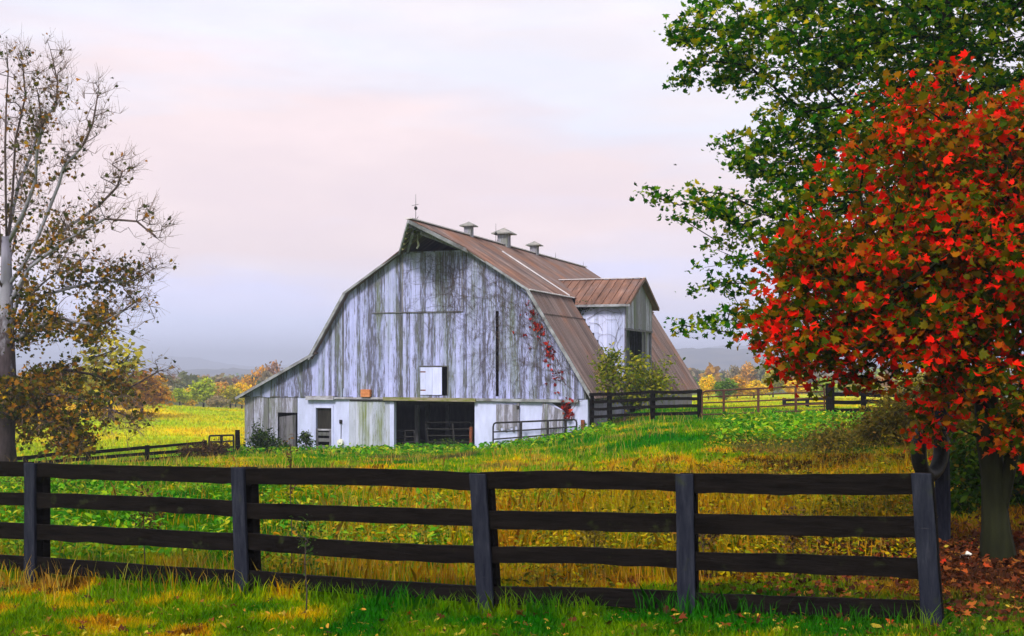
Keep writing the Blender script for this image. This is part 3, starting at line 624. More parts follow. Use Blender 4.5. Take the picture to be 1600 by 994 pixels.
# dormer over the driveway door
DR, DZ, DEZ = 9.9, 6.85, 5.33; dm = MB()
dnear = MB(); dU = 7.85; ms = (DZ-DEZ)/3.4
def rz0(u): return AZ-g_*u if u <= KN else KZ-m_lo*(u-KN)
def dslope(sg, eave):
    mb = MB(); ev = DR+sg*eave; ez_ = DZ-ms*eave
    uv = lambda z: (AZ-z)/g_ if z > KZ else KN+(KZ-z)/m_lo
    pts = [(uv(DZ),DR,DZ),(dU,DR,DZ),(dU,ev,ez_),(uv(ez_),ev,ez_),(KN,DR+sg*(DZ-KZ)/ms,KZ)]
    mb.prism(pts,(0,0,-.06)); u = 3.4
    while u < dU:
        z_v = rz0(u); dv = min(eave,(DZ-z_v)/ms) if z_v < DZ else 0
        if dv > .3: mb.beam((u,DR+sg*.02,DZ+.02),(u,DR+sg*dv,DZ-ms*dv+.02),.05,.05,(0,0,1))
        u += .42
    mb.beam((dU-.03,DR,DZ+.0),(dU-.03,ev,ez_+.0),.09,.16); return mb
dr = dslope(-1,3.4).build('dormer_roof', M['roof_dormer'], barn); dslope(1,3.4).build('dormer_roof', M['roof_dormer'], barn)
mb = MB(); mb.beam((4.95,DR-3.42,DEZ-.06),(dU,DR-3.42,DEZ-.06),.10,.12); mb.build('dormer_eave_board', M['trim'], barn)
mb = MB(); mb.beam((3.05,DR,DZ+.04),(dU+.03,DR,DZ+.04),.25,.04); mb.build('dormer_ridge_cap', M['tin'], barn)
DU = 7.5                                                     # face of the dormer
mb = MB(); uu = 4.95; rs_ = np.random.RandomState(8)
while uu < DU-.02:                                           # near cheek, board by board, down to the ground
    a, b = uu+.003, min(uu+.23, DU)-.003; y = DN+rs_.uniform(-.006,.006); lo = max(GB, rz0(a)-.35) if a < 7.2 else GB
    mb.hexa([(a,y,lo),(b,y,lo),(b,y+.04,lo),(a,y+.04,lo),(a,y,DEZ+.05),(b,y,DEZ+.05),(b,y+.04,DEZ+.05),(a,y+.04,DEZ+.05)]); uu += .23
ck = mb.build('dormer_cheek', M['white'], barn)
mb = MB(); mb.box((4.9,DF,GB),(DU,DF+.05,DEZ)); mb.build('dormer_cheek', M['siding_grey'], barn)
mb = MB(); y = DN; rs_ = np.random.RandomState(18)
ftop = lambda d: DZ-ms*abs(d-DR)-.05
while y < DF-.02:
    a, b = y+.003, min(y+.24, DF)-.003; u = DU+rs_.uniform(-.008,.008); lo = 4.12+rs_.uniform(-.03,.03)
    mb.hexa([(u,a,lo),(u+.04,a,lo),(u+.04,b,lo),(u,b,lo),(u,a,ftop(a)),(u+.04,a,ftop(a)),(u+.04,b,ftop(b)),(u,b,ftop(b))]); y += .24
mb.build('dormer_gable', M['siding_grey'], barn)
mb = MB(); mb.box((DU-.02,DN-.05,4.02),(DU+.07,DF+.02,4.12)); mb.box((DU-.03,DN-.02,GB),(DU+.05,DN+.16,4.02)); mb.box((DU-.05,DF-1.75,GB),(DU+.06,DF-1.55,4.02)); mb.build('dormer_frame', M['wood_dark'], barn)
rs_ = np.random.RandomState(28)
for (y0, y1, u, mt) in ((DN+.1, DF-1.6, 6.6, 'wood_dark'), (DF-1.6, DF-.0, 7.3, 'siding_grey')):
    mb = MB(); y = y0
    while y < y1-.02:
        mb.box((u+rs_.uniform(-.01,.01),y+.003,GB),(u+.05,min(y+.22,y1)-.003,5.2)); y += .22
    mb.build('driveway_door', M['siding_grey'] if mt == 'wood_dark' else M[mt], barn)

# things on and by the barn (barn coordinates turned into world ones)
def BW(u, d, z): return BC+GU*u+GS*d+Vector((0,0,z))
def bthing(name, label, cat, mb, mat, loc, group=None):
    o = mb.build(name, mat); o.location = BW(*loc); o.rotation_euler = (0,0,-TH); return tag(o, label, cat, group)
u_, z_ = bp(574,617); mb = MB(); mb.box((-.24,-.1,0),(.24,.1,.36)); mb.box((-.26,-.115,.15),(.26,.115,.19)); mb.box((-.25,-.112,.30),(.25,.112,.34)); bthing('crate', 'small orange wooden box on the sill of the barn front', 'box', mb, M['orange'], (u_,-.15,SZ+.01))
def tube_gate(name, label, p, rails, ups, rad, mat, group=None, extra=None):
    """p: bottom-left, bottom-right, top-right, top-left world points"""
    bl, br, tr_, tl = map(Vector, p); root = empty(name, bl, label, 'gate', group); q = lambda a, b: (bl*(1-a)+br*a)*(1-b)+(tl*(1-a)+tr_*a)*b-bl
    mb = MB(); c = .03; cy = .14
    mb.tube([q(0,0),q(0,.5),q(0,1-cy),q(c*.3,1-cy*.3),q(c,1),q(.5,1),q(1-c,1),q(1-c*.3,1-cy*.3),q(1,1-cy),q(1,.5),q(1,0),q(.5,0),q(0,0)],rad,6); mb.build('gate_frame', mat, root)
    for b in rails: mb = MB(); mb.tube([q(0,b),q(.25,b-.006),q(.5,b-.01),q(.75,b-.006),q(1,b)],rad*.85,5); mb.build('rail', mat, root)
    for a in ups: mb = MB(); mb.beam(q(a,0.),q(a,1),rad*2.6,rad*1.6,(0,1,0)); mb.build('upright', mat, root)
    return root
def BPW(px, py, d): u, z = bp(px, py, d); return BW(u, d, z)
tube_gate('metal_gate', 'dark tubular farm gate propped against the white barn wall', (BPW(770.5,705,-.7), BPW(901,690,-.7), BPW(901,655.5,-.55), BPW(770.5,661,-.55)), (.21,.42,.68), (.34,.66), .042, M['gate_steel'])
tube_gate('metal_gate', 'dark tubular gate hung inside the open barn doorway', (BPW(672,701,.9), BPW(736,701,.9), BPW(736,660,.9), BPW(664,660,.9)), (.25,.5,.75), (.6,), .03, M['gate_steel'])
tube_gate('metal_gate', 'small low barred hurdle standing at the left of the barn doorway', (BPW(618,700,1.), BPW(648,700,1.), BPW(648,673,1.), BPW(618,673,1.)), (.35,.65), (.5,), .04, M['gate_steel'])
# climbing vines: stems drawn on the wall by random walks
def vine(name, label, starts, clip, leafpts, place, seed, mat=M['twig'], steps=60, red=None, rad=.016):
    rs = np.random.RandomState(seed); mb = MB(); root = empty(name, place(0,0), label, 'vine'); nodes = []
    o0 = Vector(root.location)
    def walk(a, b, ang, n, r, depth):
        pts = [];
        for k in range(n):
            if not clip(a, b): break
            pts.append(place(a, b)-o0); nodes.append((a, b)); ang += rs.normal()*.28; a += math.cos(ang)*.13; b += math.sin(ang)*.13
            if depth < 3 and rs.rand() < .16: walk(a, b, ang+rs.choice([-1,1])*rs.uniform(.5,1.1), int(n*.55), r*.7, depth+1)
        if len(pts) > 2: mb.tube(pts, [r*(1-.6*i/len(pts)) for i in range(len(pts))], 4)
    for s in starts: walk(s[0], s[1], s[2], steps, rad, 0)
    mb.build('stem', mat, root)
    for kind, P in leafpts:
        Q = np.array([place(a, b)-o0 for a, b in P]); Q += RS.normal(size=Q.shape)*.04
        leaves('foliage', Q, .17 if kind is M['lf_vine'] else .12, 'maple', kind, root, .1, rs)
    return root
pg = lambda u, z: BW(u, -.085, z)
clg = lambda u, z: SZ < z < gtop(u)-.1 and u < 7.2 and u > -1.9
def blob(px0, py0, px1, py1, n, w_, d=0.):
    t = RS.rand(n); a = np.array([bp(px0+(px1-px0)*k, py0+(py1-py0)*k, d) for k in t]); return a+RS.normal(size=a.shape)*w_
redp = np.concatenate([blob(828,478,842,520,45,.13), blob(842,505,848,518,25,.12), blob(856,535,862,560,45,.13), blob(862,560,875,600,22,.16), blob(820,490,880,610,18,.3)])
redp = redp[[clg(a, b) and True for a, b in redp]]
vine('climbing_vine', 'bare vine with red leaves climbing the right half of the barn gable', [(6.6,.8,1.9),(6.2,.8,1.7),(5.6,.8,2.0),(4.9,.8,1.6),(3.9,.8,1.8),(6.9,.9,2.1),(3.3,3,1.6),(2.6,3.2,1.4),(4.6,3.2,2.2),(3.9,4.2,2.4),(1.9,4.8,2.4),(1.2,5,2.),(2.4,6.4,2.9),(1.,6.3,2.8),(.2,5.6,2.3),(5.4,2.4,2.),(3.,5.,2.5),(1.9,3.2,1.9),(-.6,6.2,1.1),(6.3,1.8,1.9)], clg, [(M['lf_vine'], redp)], pg, 4, steps=46, rad=.010)
pc = lambda u, z: BW(u, DN-.05, z); clc = lambda u, z: z < DEZ-.15 and u < DU-.05 and u > 5.0 and z > rz0(u)+.02
gl = np.array([(5.0+.35*abs(RS.normal()), 5.25+.12*RS.normal()) for _ in range(260)])
vine('climbing_vine', 'leafless vine spread over the white side of the dormer', [(7.2,.9,1.9),(6.9,1.2,1.7),(6.6,2,2.2),(7.3,1.6,1.6),(6.2,3.,2.6),(6.0,3.1,1.3),(6.8,2.6,2.),(7.2,3,2.2),(5.7,4,1.2),(6.3,4,2.),(5.5,4.6,.6)], clc, [(M['lf_dark'], gl)], pc, 6, steps=40, rad=.014)
pk = lambda u, z: BW(u, -.2, z); a_ = blob(884,625,893,652,60,.14)
vine('climbing_vine', 'clump of red creeper leaves hanging below the sill near the barn corner', [(bp(888,655)[0],bp(888,655)[1],1.6),(bp(893,650)[0],bp(893,650)[1],1.8)], lambda u, z: z < .95, [(M['lf_vine'], a_)], pk, 7, steps=9)

# ------------------------------------------------------------------ fences
def board_fence(name, label, posts, ys, bh, pw, Dth, boardmat, postmat, jit=1.0, batten=True, seed=1, below=.25, group=None):
    """posts: (px, D, ytop, ybottom, px of foot); ys: one list of board tops per post, in photo rows"""
    rs = np.random.RandomState(seed); r0 = W(posts[0][0], posts[0][3], posts[0][1]); root = empty(name, r0, label, 'fence', group); O = r0
    dirs = [(W(posts[min(i+1,len(posts)-1)][0],0,posts[min(i+1,len(posts)-1)][1])-W(posts[max(i-1,0)][0],0,posts[max(i-1,0)][1])) for i in range(len(posts))]
    for i, (px, D, yt, yb, pf) in enumerate(posts):
        d = dirs[i].copy(); d.z = 0; d.normalize(); n = Vector((d.y, -d.x, 0)); 
        if n.y > 0: n = -n                                    # n points to the camera side
        a, b = W(px, yt, D)-O, W(pf, yb, D)-O; b.z -= below; up = (a-b).normalized()
        k = [.015*rs.randn() for _ in range(8)]
        def post(ofs, w_, t_, mt, nm, dz=0.):
            mb = MB(); hx = d*w_/2; hy = n*t_/2; c0 = b+n*ofs; c1 = a+n*ofs+Vector((0,0,dz)); lv = []
            for q in range(7):
                f = q/6; c = c0*(1-f)+c1*f; wv = 1+.03*rs.randn(); lv.append([c-hx*wv+hy, c+hx*wv+hy, c+hx*wv-hy, c-hx*wv-hy])
            mb.v = [tuple(p) for l in lv for p in l]
            for q in range(6):
                for s_ in range(4): mb.f.append((q*4+s_, q*4+(s_+1)%4, q*4+4+(s_+1)%4, q*4+4+s_)); mb.m.append(0)
            mb.f += [(3,2,1,0),(24,25,26,27)]; mb.m += [0,0]
            o = mb.build(nm, mt, root); bv = o.modifiers.new('bevel','BEVEL'); bv.width = .008; bv.segments = 2; return o
        post(-Dth*1.5-.055, pw*.95, .12, boardmat, 'post', -.01)
        if batten: post(Dth*.5+.02, pw, .04, postmat, 'face_board')
    for i in range(len(posts)-1):
        for q in range(len(ys[i])):
            p, p2 = posts[i], posts[i+1]; d = (W(p2[0],0,p2[1])-W(p[0],0,p[1])); d.z = 0; d.normalize(); n = Vector((d.y,-d.x,0)); n = -n if n.y > 0 else n
            ax = p[0]+(p[4]-p[0])*(ys[i][q]-p[2])/(p[3]-p[2]); bx = p2[0]+(p2[4]-p2[0])*(ys[i+1][q]-p2[2])/(p2[3]-p2[2])
            a, b = W(ax, ys[i][q]+rs.uniform(-1.6,1.6)*jit, p[1])-O, W(bx, ys[i+1][q]+rs.uniform(-1.6,1.6)*jit, p2[1])-O
            a = a+d*.004; b = b-d*.004; hgt = bh*(1+.05*rs.randn()); K = 14; mb = MB(); tt = Dth*.4
            wv = [.005*rs.randn() for _ in range(K+1)]; sag = .012*rs.randn()
            for k in range(K+1):
                f = k/K; c = a*(1-f)+b*f+Vector((0,0,sag*math.sin(f*PI)+wv[k]*.5)); h2 = hgt+wv[(k*3)%K]*.8
                for s1, zz in ((1,0),(-1,0),(-1,-h2),(1,-h2)): mb.v.append(tuple(c+n*tt*s1+Vector((0,0,zz))))
            for k in range(K):
                for s_ in range(4): mb.f.append((k*4+s_, k*4+(s_+1)%4, k*4+4+(s_+1)%4, k*4+4+s_)); mb.m.append(0)
            mb.f += [(3,2,1,0), tuple(K*4+z for z in (0,1,2,3))]; mb.m += [0,0]
            mb.build('board', boardmat, root)
    return root
nearp = [(-318,15.9,713,872,-320),(52,14.15,723,893,52),(376,12.75,730,918,384),(749,11.53,740,955,765),(1071,11.12,740,960,1075),(1440,10.26,739,980,1461)]
nearb = [[713,755,798,842],[723,770.5,819.5,868.5],[731,784,833,891],[739,798.5,854.5,917],[740,803,863,924.5],[738.5,807,873,939.6]]
board_fence('wooden_fence', 'near black four-board fence with blue-grey posts crossing the foreground', nearp, nearb, .168, .165, .05, M['board'], M['post'])
lp = [(-60,50,717,745,-60),(42,52,712,745,42),(140,54,703,735,140),(232,56,695.5,728,232),(322,58,688,722,322)]
board_fence('wooden_fence', 'low dark board fence running from the big tree towards the barn', lp, [[p[2]+1,p[2]+11,p[2]+21] for p in lp], .15, .2, .05, M['board'], M['board'], .3, batten=False, seed=2)
mb_ = [W(326,708,58.5), W(365,706,60), W(365,680,60), W(327,681,58.5)]
tube_gate('metal_gate', 'short dark gate between the low fence and the barn corner', mb_, (.3,.65), (.5,), .05, M['gate_steel'])
mb = MB(); p_ = W(371,712,60.5); mb.tube([(0,0,-.3),(.01,0,.6),(0,0,1.28)],[.13,.13,.12],8); o = mb.build('gate_post', M['board']); o.location = p_; tag(o, 'short black gate post at the left corner of the barn', 'post')
rp = [(921,55,614,668,921),(948.5,54,613,664,950),(1017,52,609.5,658,1016),(1090,50,608,657,1091)]
board_fence('wooden_fence', 'dark board fence joining the right side of the barn behind the shrub', rp, [[p[2]+1+k*11.3 for k in range(4)] for p in rp], .13, .22, .05, M['board'], M['board'], .4, batten=False, seed=3)
gg = (W(1097,657,50), W(1288,650,49), W(1288,602,49), W(1097,611.5,50))
tube_gate('metal_gate', 'long brown tubular field gate between two thick posts right of the barn', gg, (.2,.4,.6,.8), (.18,.465,.77), .036, M['gate_brown'])
mb = MB(); mb.tube([(0,0,-.4),(.01,0,.5),(0,0,1.44)],[.19,.18,.18],9); o = mb.build('gate_post', M['board']); o.location = W(1297,655,49); tag(o, 'thick black post at the right end of the long field gate', 'post')
rp2 = [(1299,49,612,655,1299),(1352,50,612,655,1352),(1410,50,612,655,1410),(1500,50,611,655,1500),(1640,50,610,655,1640)]
board_fence('wooden_fence', 'dark board fence running right from the thick gate post', rp2, [[p[2]+1+k*12 for k in range(4)] for p in rp2], .16, .2, .05, M['board'], M['board'], .4, batten=False, seed=4)
fp = [(1226,95,622,640,1226),(1262,95,621,640,1262),(1300,95,620,640,1300)]
board_fence('wooden_fence', 'far low fence seen through the right end of the field gate', fp, [[p[2]+1,p[2]+8,p[2]+14] for p in fp], .2, .3, .05, M['board'], M['board'], .2, batten=False, seed=5)
# dark post with an old tyre hung on it, under the red maple
pb = W(1472,832,14.6); zt = h1(pb.x, pb.y); mb = MB(); hh = W(1472,628,14.6).z-zt
mb.tube([(0,0,-.3),(.01,0,.5),(-.01,0,hh*.9),(0,0,hh)],[.095,.09,.085,.08],10); o = mb.build('gate_post', M['post']); o.location = (pb.x, pb.y, zt); tag(o, 'dark upright post beneath the red maple with a tyre on it', 'post')
tc_ = W(1448,702,14.5); mb = MB(); Rr, rr_ = .27, .085
for a in range(28):
    for b in range(10):
        A, B = 2*PI*a/28, 2*PI*b/10; q = Rr+rr_*math.cos(B)*(1 if math.cos(B) < 0 else .85); mb.v.append((q*math.cos(A), rr_*1.1*math.sin(B), q*math.sin(A)*1.12))
for a in range(28):
    for b in range(10): a2, b2 = (a+1)%28, (b+1)%10; mb.f.append((a*10+b, a2*10+b, a2*10+b2, a*10+b2)); mb.m.append(0)
o = mb.build('tyre', M['tyre'], None, True); o.location = tc_+Vector((0,-.12,0)); o.rotation_euler = (0,.25,.75); tag(o, 'old black tyre hanging on the dark post under the maple', 'tyre')
mb = MB(); q = W(1509,856,13.6); zt = h1(q.x, q.y)
for k in range(7):
    a = k*.9; mb.poly([(0,0,.02),(.07*math.cos(a),.05*math.sin(a),.02+.05*((k*7)%3)/2),(.07*math.cos(a+1),.05*math.sin(a+1),.07),(.02,.01,.10)])
o = mb.build('litter', M['litter']); o.location = (q.x, q.y, zt+.01); tag(o, 'small white scrap lying in the leaves left of the maple trunk', 'litter')
mb = MB(); mb.tube([(-.13,0,0),(-.06,0,.01),(0,0,.012),(.08,0,0),(.14,0,0)],[.008,.03,.035,.025,.006],6); mb.poly([(.0,0,.02),(-.06,.02,.02),(-.1,.16,.11),(-.02,.24,.08),(.05,.05,.02)]); mb.poly([(.0,0,.02),(.05,-.05,.02),(-.02,-.24,.08),(-.1,-.16,.11),(-.06,-.02,.02)])
o = mb.build('bird', M['bird']); o.location = W(1055,258,90); o.rotation_euler = (.3,0,.4); tag(o, 'tiny dark bird flying in the sky left of the green maple', 'bird')

# ------------------------------------------------------------------ trees
def base(px, D): p = W(px, 0, D); return (p.x, D, h1(p.x, D))
# the sycamore on the left: its limbs first, then twigs
D0 = 45.; bS = Vector(base(6, D0)); rs = np.random.RandomState(5)
def limb(pts, dd, D=D0): return [tuple(W(px, py, D+dd*(i/(len(pts)-1)))) for i, (px, py) in enumerate(pts)]
trunk = [(bS.x,bS.y,bS.z-.3)]+[tuple(W(x,y,D0)) for x, y in ((6,690),(7,640),(8,590),(9,540),(10,490),(10,430),(10,370),(9,300),(8,230),(10,160),(13,110),(10,66))]
lim = [(((10,400),(15,353),(29,288),(53,231),(59,193),(88,166),(90,128),(82,92)),2), (((13,380),(38,330),(55,285),(58,235),(66,200),(60,150)),-2),
 (((10,450),(34,418),(57,376),(92,288),(99,262),(130,227),(145,193),(153,147)),-1.5), (((20,500),(38,427),(82,376),(103,357),(153,323),(183,292),(191,269)),1.5),
 (((10,480),(46,418),(90,385),(115,369),(164,342),(214,346),(245,372)),-2.5), (((10,520),(27,503),(68,462),(116,448),(157,439),(205,441),(240,420)),2.5),
 (((10,540),(31,527),(86,496),(154,509),(192,486),(212,472)),-3), (((10,610),(34,605),(86,575),(144,585),(205,605),(246,581)),1.5),
 (((10,600),(34,612),(103,619),(164,636),(205,653)),-2), (((10,600),(20,619),(68,640),(113,684)),-1), (((10,400),(20,300),(24,220),(40,150),(35,100)),1)]
extra = [limb(p, d) for p, d in lim]; nl = len(extra); cen = np.array([bS.x, D0, 0])
for k, (p, d) in enumerate(lim):                              # the same habit on the sides that are out of the picture
    for turn in ((100, 190, 280)[k % 3],):
        a = math.radians(turn+rs.uniform(-25,25)); c, s = math.cos(a), math.sin(a); q = []
        for (x, y, z) in limb(p, d): dx, dy = x-bS.x, y-D0; q.append((bS.x+c*dx-s*dy, D0+s*dx+c*dy, z+rs.uniform(-.1,.1)))
        extra.append(q)
tips = []
for li, e in enumerate(extra):
    e = [np.array(q) for q in e]; vis = li < nl
    for _ in range(95 if vis else 34):
        f = rs.rand()**.6*(len(e)-1); i = min(int(f), len(e)-2); p = e[i]+(e[i+1]-e[i])*(f-i); out = e[-1]-e[0]; out /= np.linalg.norm(out)
        d = out*.8+rs.normal(size=3)*.65; d[2] += .35 if p[2] > 4 else -.1; d /= np.linalg.norm(d); tips.append(p+d*rs.uniform(.25, 1.0))
tips = np.array(tips)
syc = empty('sycamore_tree', bS, 'tall half-bare sycamore with pale upper trunk at the left edge', 'tree'); B = np.array(bS)
arr, par, load, ch, ti = skeleton([trunk]+extra, tips, .3, .10, rs)
wood('trunk', arr-B, par, load, ch, .42, .009, [M['bark_syc'], M['twig']], syc, 8, .72, .05)
mb = MB()
for t_ in arr[ti]-B:                                          # the finest twigs
    out = t_-np.array((0,0,5.)); out /= np.linalg.norm(out)+1e-6
    for q in range(4):
        d = out*.7+rs.normal(size=3)*.55+np.array((0,0,.25 if t_[2] > 4 else -.1)); d /= np.linalg.norm(d); l_ = rs.uniform(.25,.75); p1 = t_+d*l_*.5+rs.normal(size=3)*.05; mb.tube([t_, p1, t_+d*l_+rs.normal(size=3)*.08],[.007,.005,.003],3,cap=False)
mb.build('twigs', M['twig_pale'], syc)
P = around(arr[ti], 30, (.20,.20,.20), rs); hgt = P[:, 2]; pr = np.interp(hgt, [0, 3, 5.5, 7.5, 10, 14], [1.0,1.2,.42,.16,.08,.05])
xs = (P[:, 0]-bS.x); pr = pr*np.interp(xs, [2.2, 3.8, 4.8], [1, .75, .12])*np.where(vn(P[:,0], P[:,2]+P[:,1], .9, 5) > .42, 1.25, .25); P = P[rs.rand(len(P)) < pr]
leaves('crown', P-B, .17, 'maple', M['lf_syc'], syc, .1, rs)
# the green maple on the right
bg_ = base(1477, 20); D = 20
ls = [E(1560,-60,D,480,215,3.6),E(1320,90,D,270,115,2.2),E(1150,40,D-.4,115,60,1.1),E(1075,60,D-.3,42,26,.5),E(1120,118,D,90,30,.9),E(1280,215,D,165,80,1.6),E(1185,240,D+.4,70,36,.9),E(1160,215,D,40,14,.4),
 E(1220,325,D,135,50,1.2),E(1125,338,D-.3,85,24,.6),E(1075,322,D-.35,55,14,.4),E(1030,300,D-.4,36,10,.25),E(1100,300,D,30,10,.3),E(1230,410,D,140,52,1.2),E(1130,412,D+.2,80,18,.6),E(1075,408,D+.2,26,9,.3),E(1120,450,D,55,18,.4),E(1140,505,D-.3,85,20,.6),E(1085,515,D-.3,28,9,.3),E(1230,505,D,120,45,1.2),E(1460,330,D,260,210,3),E(1700,250,D,260,280,3.4)]
tr = [tuple(np.array(bg_)+np.array(q)) for q in ((0,0,-.3),(0,0,.5),(.02,0,1.2),(.05,.05,2.2),(.0,.1,3.4),(.05,.05,4.6),(0,0,6),(.05,0,7.4),(0,0,8.8))]
tree('maple_tree', 'large green maple rising behind the red one at top right', 'tree', bg_, tr, ls, 2900, 27, (.14,.14,.06), .105, 'maple', M['lf_green'], M['bark'], .15, .005, .35, seed=12, flat=.5)
# the red maple
br_ = base(1560, 13.5); D = 13.5
ls = [E(1470,420,D,230,150,1.5),E(1325,505,D,90,68,.9),E(1360,415,D,92,80,1.),E(1430,250,D,110,110,1.),E(1560,215,D,140,75,1.2),E(1600,420,D,200,180,1.6),E(1268,556,D-.3,42,30,.5),E(1390,540,D-.5,115,42,.9),E(1560,580,D-.4,110,45,.9),E(1740,350,D,160,200,1.5),E(1490,630,D-.3,60,34,.6),E(1575,650,D-.5,60,60,.5),E(1445,690,D,30,40,.4),E(1230,520,D-.2,50,60,.6),E(1250,400,D,50,70,.6),E(1400,165,D,50,35,.5),E(1500,120,D,60,22,.5)]
rs = np.random.RandomState(31)
for ex_, ey_ in ((1385,170),(1345,215),(1300,265),(1278,300),(1258,345),(1246,390),(1226,440),(1214,490),(1208,535),(1218,570),(1262,590),(1325,585),(1385,592),(1430,150),(1480,110)): ls.append(E(ex_+rs.uniform(-14,10),ey_,D+rs.uniform(-.5,.3),rs.uniform(22,40),rs.uniform(8,14),.3))
b0 = np.array(br_); P3 = lambda px, py, dd=0: tuple(W(px, py, D+dd))
tr = [tuple(b0+np.array((0,0,-.25))), tuple(b0), P3(1556,820), P3(1553,775), P3(1552,745), P3(1545,690), P3(1542,640,.1), P3(1538,580,.2), P3(1530,500,.2), P3(1525,420,.1)]
ex = [[P3(1556,820), P3(1566,790,-.04), P3(1574,750,-.1), P3(1584,700,-.12), P3(1590,655,-.15), P3(1604,600,-.2), P3(1625,520,-.2)], [P3(1604,600,-.2), P3(1650,500,-.3), P3(1700,400,-.2)], [P3(1584,700,-.12), P3(1610,660,.2), P3(1640,600,.4)], [P3(1542,640), P3(1500,560,-.4), P3(1440,500,-.6), P3(1380,470,-.7)], [P3(1538,580), P3(1480,480,.4), P3(1430,380,.5)], [P3(1530,500), P3(1560,400,-.3), P3(1585,300,-.4), P3(1570,220,-.2)]]
tree('maple_tree', 'red-leaved maple with forked dark trunk behind the right fence post', 'tree', br_, tr, ls, 1150, 29, (.13,.13,.10), .10, 'maple', M['lf_red'], M['bark_moss'], .15, .004, .25, ex, seed=14, flat=.3, leafsel=lambda P, rs: rs.rand(len(P)) < np.interp(P[:, 2], [3.2, 4.6, 5.6], [1, .8, .35]))
# shrubs
def shrub(name, label, px, D, ls, n, per, sp, size, lmat, seed, bmat=None, stems=5, kind='oval', r0=.03, cat='shrub'):
    b = np.array(base(px, D)); rs = np.random.RandomState(seed); roots = []
    zt = max(c[2]+r[2]*.1 for c, r in ls)
    tr = [tuple(b+(0,0,-.1)), tuple(b+(0,0,.1)), tuple(b+(.03,0,.25))]
    return tree(name, label, cat, b, tr, ls, n, per, (sp,sp,sp*.8), size, kind, lmat, bmat or M['twig'], r0, .004, .2, seed=seed)
shrub('shrub', 'airy yellow-green shrub in front of the dormer doorway', 975, 55, [E(985,595,55,52,42,1.2),E(950,570,55,22,30,.7),E(1025,600,54.5,30,30,.7),E(1045,570,54.5,10,22,.4)], 170, 22, .22, .16, M['lf_bush'], 21, r0=.05)
shrub('shrub', 'dark green bush against the left end of the barn front', 412, 56.5, [E(408,694,56.5,24,20,.7),E(425,700,56.5,26,13,.6),E(400,676,56.5,7,16,.3)], 90, 26, .16, .13, M['lf_dark'], 22)
shrub('shrub', 'thin leafy shrub beside the white wall of the barn', 480, 57.3, [E(479,690,57.3,10,12,.3),E(477,680,57.3,7,5,.2)], 30, 20, .1, .11, M['lf_dark'], 23)
shrub('shrub', 'brown dead bush at the end of the low left fence', 300, 53, [E(300,706,53,24,11,.6),E(335,702,53,26,12,.6)], 80, 22, .14, .11, M['lf_brown'], 24)
shrub('shrub', 'tangled weeds growing in the dark barn doorway', 680, 57, [E(700,697,57,34,9,.5),E(640,701,57,18,8,.4)], 70, 18, .12, .10, M['lf_dark'], 25)
shrub('shrub', 'big olive and straw coloured thicket left of the tyre post', 1395, 30, [E(1400,660,30,50,42,1.0),E(1350,680,30,50,26,.9),E(1440,640,30,40,50,.9),E(1300,690,29,40,14,.8)], 330, 26, .17, .10, M['lf_olive'], 26, r0=.05)
shrub('shrub', 'dense green undergrowth to the right of the maple trunk', 1640, 24, [E(1600,690,24,70,90,1.2),E(1680,650,24,90,120,1.4)], 330, 26, .18, .13, M['lf_dark'], 27, r0=.05)
shrub('shrub', 'green undergrowth seen between the tyre post and the trunk', 1515, 21, [E(1512,720,21,36,60,.9),E(1500,650,22,50,60,1.0)], 260, 26, .15, .12, M['lf_olive'], 28, r0=.05)
shrub('shrub', 'leafy green saplings behind the maple trunk and its white scrap', 1540, 17.5, [E(1535,740,17.5,60,60,.5),E(1600,720,17.5,50,90,.6),E(1500,790,17.,40,24,.4)], 300, 24, .12, .10, M['lf_sap'], 29, r0=.03)
# farther single trees: four shapes, each planted where it stands, in its own colour
protos = []
for k, shape in enumerate(([((0,0,4.2),(3.,3.,2.6)),((-1.4,0,3.2),(1.9,2,1.8)),((1.5,.5,3.1),(2.,2,1.7))], [((0,0,4.6),(2.2,2.2,3.2)),((.8,0,3.),(1.9,2,2.))], [((0,0,3.3),(3.6,3.2,2.)),((-1.8,0,2.4),(2.,2,1.6)),((1.9,0,2.8),(2.,2,1.7)),((.4,0,4.6),(1.6,1.6,1.4))], [((0,0,5.),(2.8,2.8,3.4)),((-1.4,0,3.6),(1.9,2,2.)),((1.2,0,3.2),(1.9,2,2.))])):
    tr = [(0,0,-.6),(0,0,.8),(.05,0,1.8),(0,.05,2.8),(.05,0,3.8)]
    r = tree('autumn_tree', 'x', 'tree', (0,0,0), tr, shape, (150,150,170,120)[k], (16,17,15,7)[k], (.42,.42,.34), .42, 'quad', M['lf_far'], M['bark'], .2, .03, .8, seed=40+k, n=5); protos.append(r)
used = [False]*4
def plant(k, px, ytop, D, wpx, colr, label, group, name='autumn_tree', sink=0.):
    src = protos[k]
    if not used[k]: o = src; kids = list(src.children); used[k] = True
    else:
        o = src.copy(); COL.objects.link(o); kids = []
        for c in src.children: c2 = c.copy(); COL.objects.link(c2); c2.parent = o; kids.append(c2)
    p = base(px, D); hgt = W(px, ytop, D).z-p[2]; hp = (6.8,7.8,6.,8.4)[k]; wp = (7.2,4.8,8.4,5.8)[k]
    o.location = (p[0], p[1], p[2]-sink); o.scale = (wpx/F*D/wp, wpx/F*D/wp, (hgt+sink)/hp); o.rotation_euler = (0,0,RS.rand()*6)
    o['label'] = label; o['group'] = group
    for c in kids: c.color = (*colr, 1)
    return o
YG, LI, OR, YE, GR, GB_, RD, TA = (.42,.38,.01), (.36,.46,.01), (.62,.33,.03), (.80,.56,.006), (.12,.24,.01), (.19,.21,.10), (.36,.19,.09), (.36,.29,.16)
GL = 'autumn trees beyond the left pasture'; GR_ = 'autumn trees beyond the right pasture'
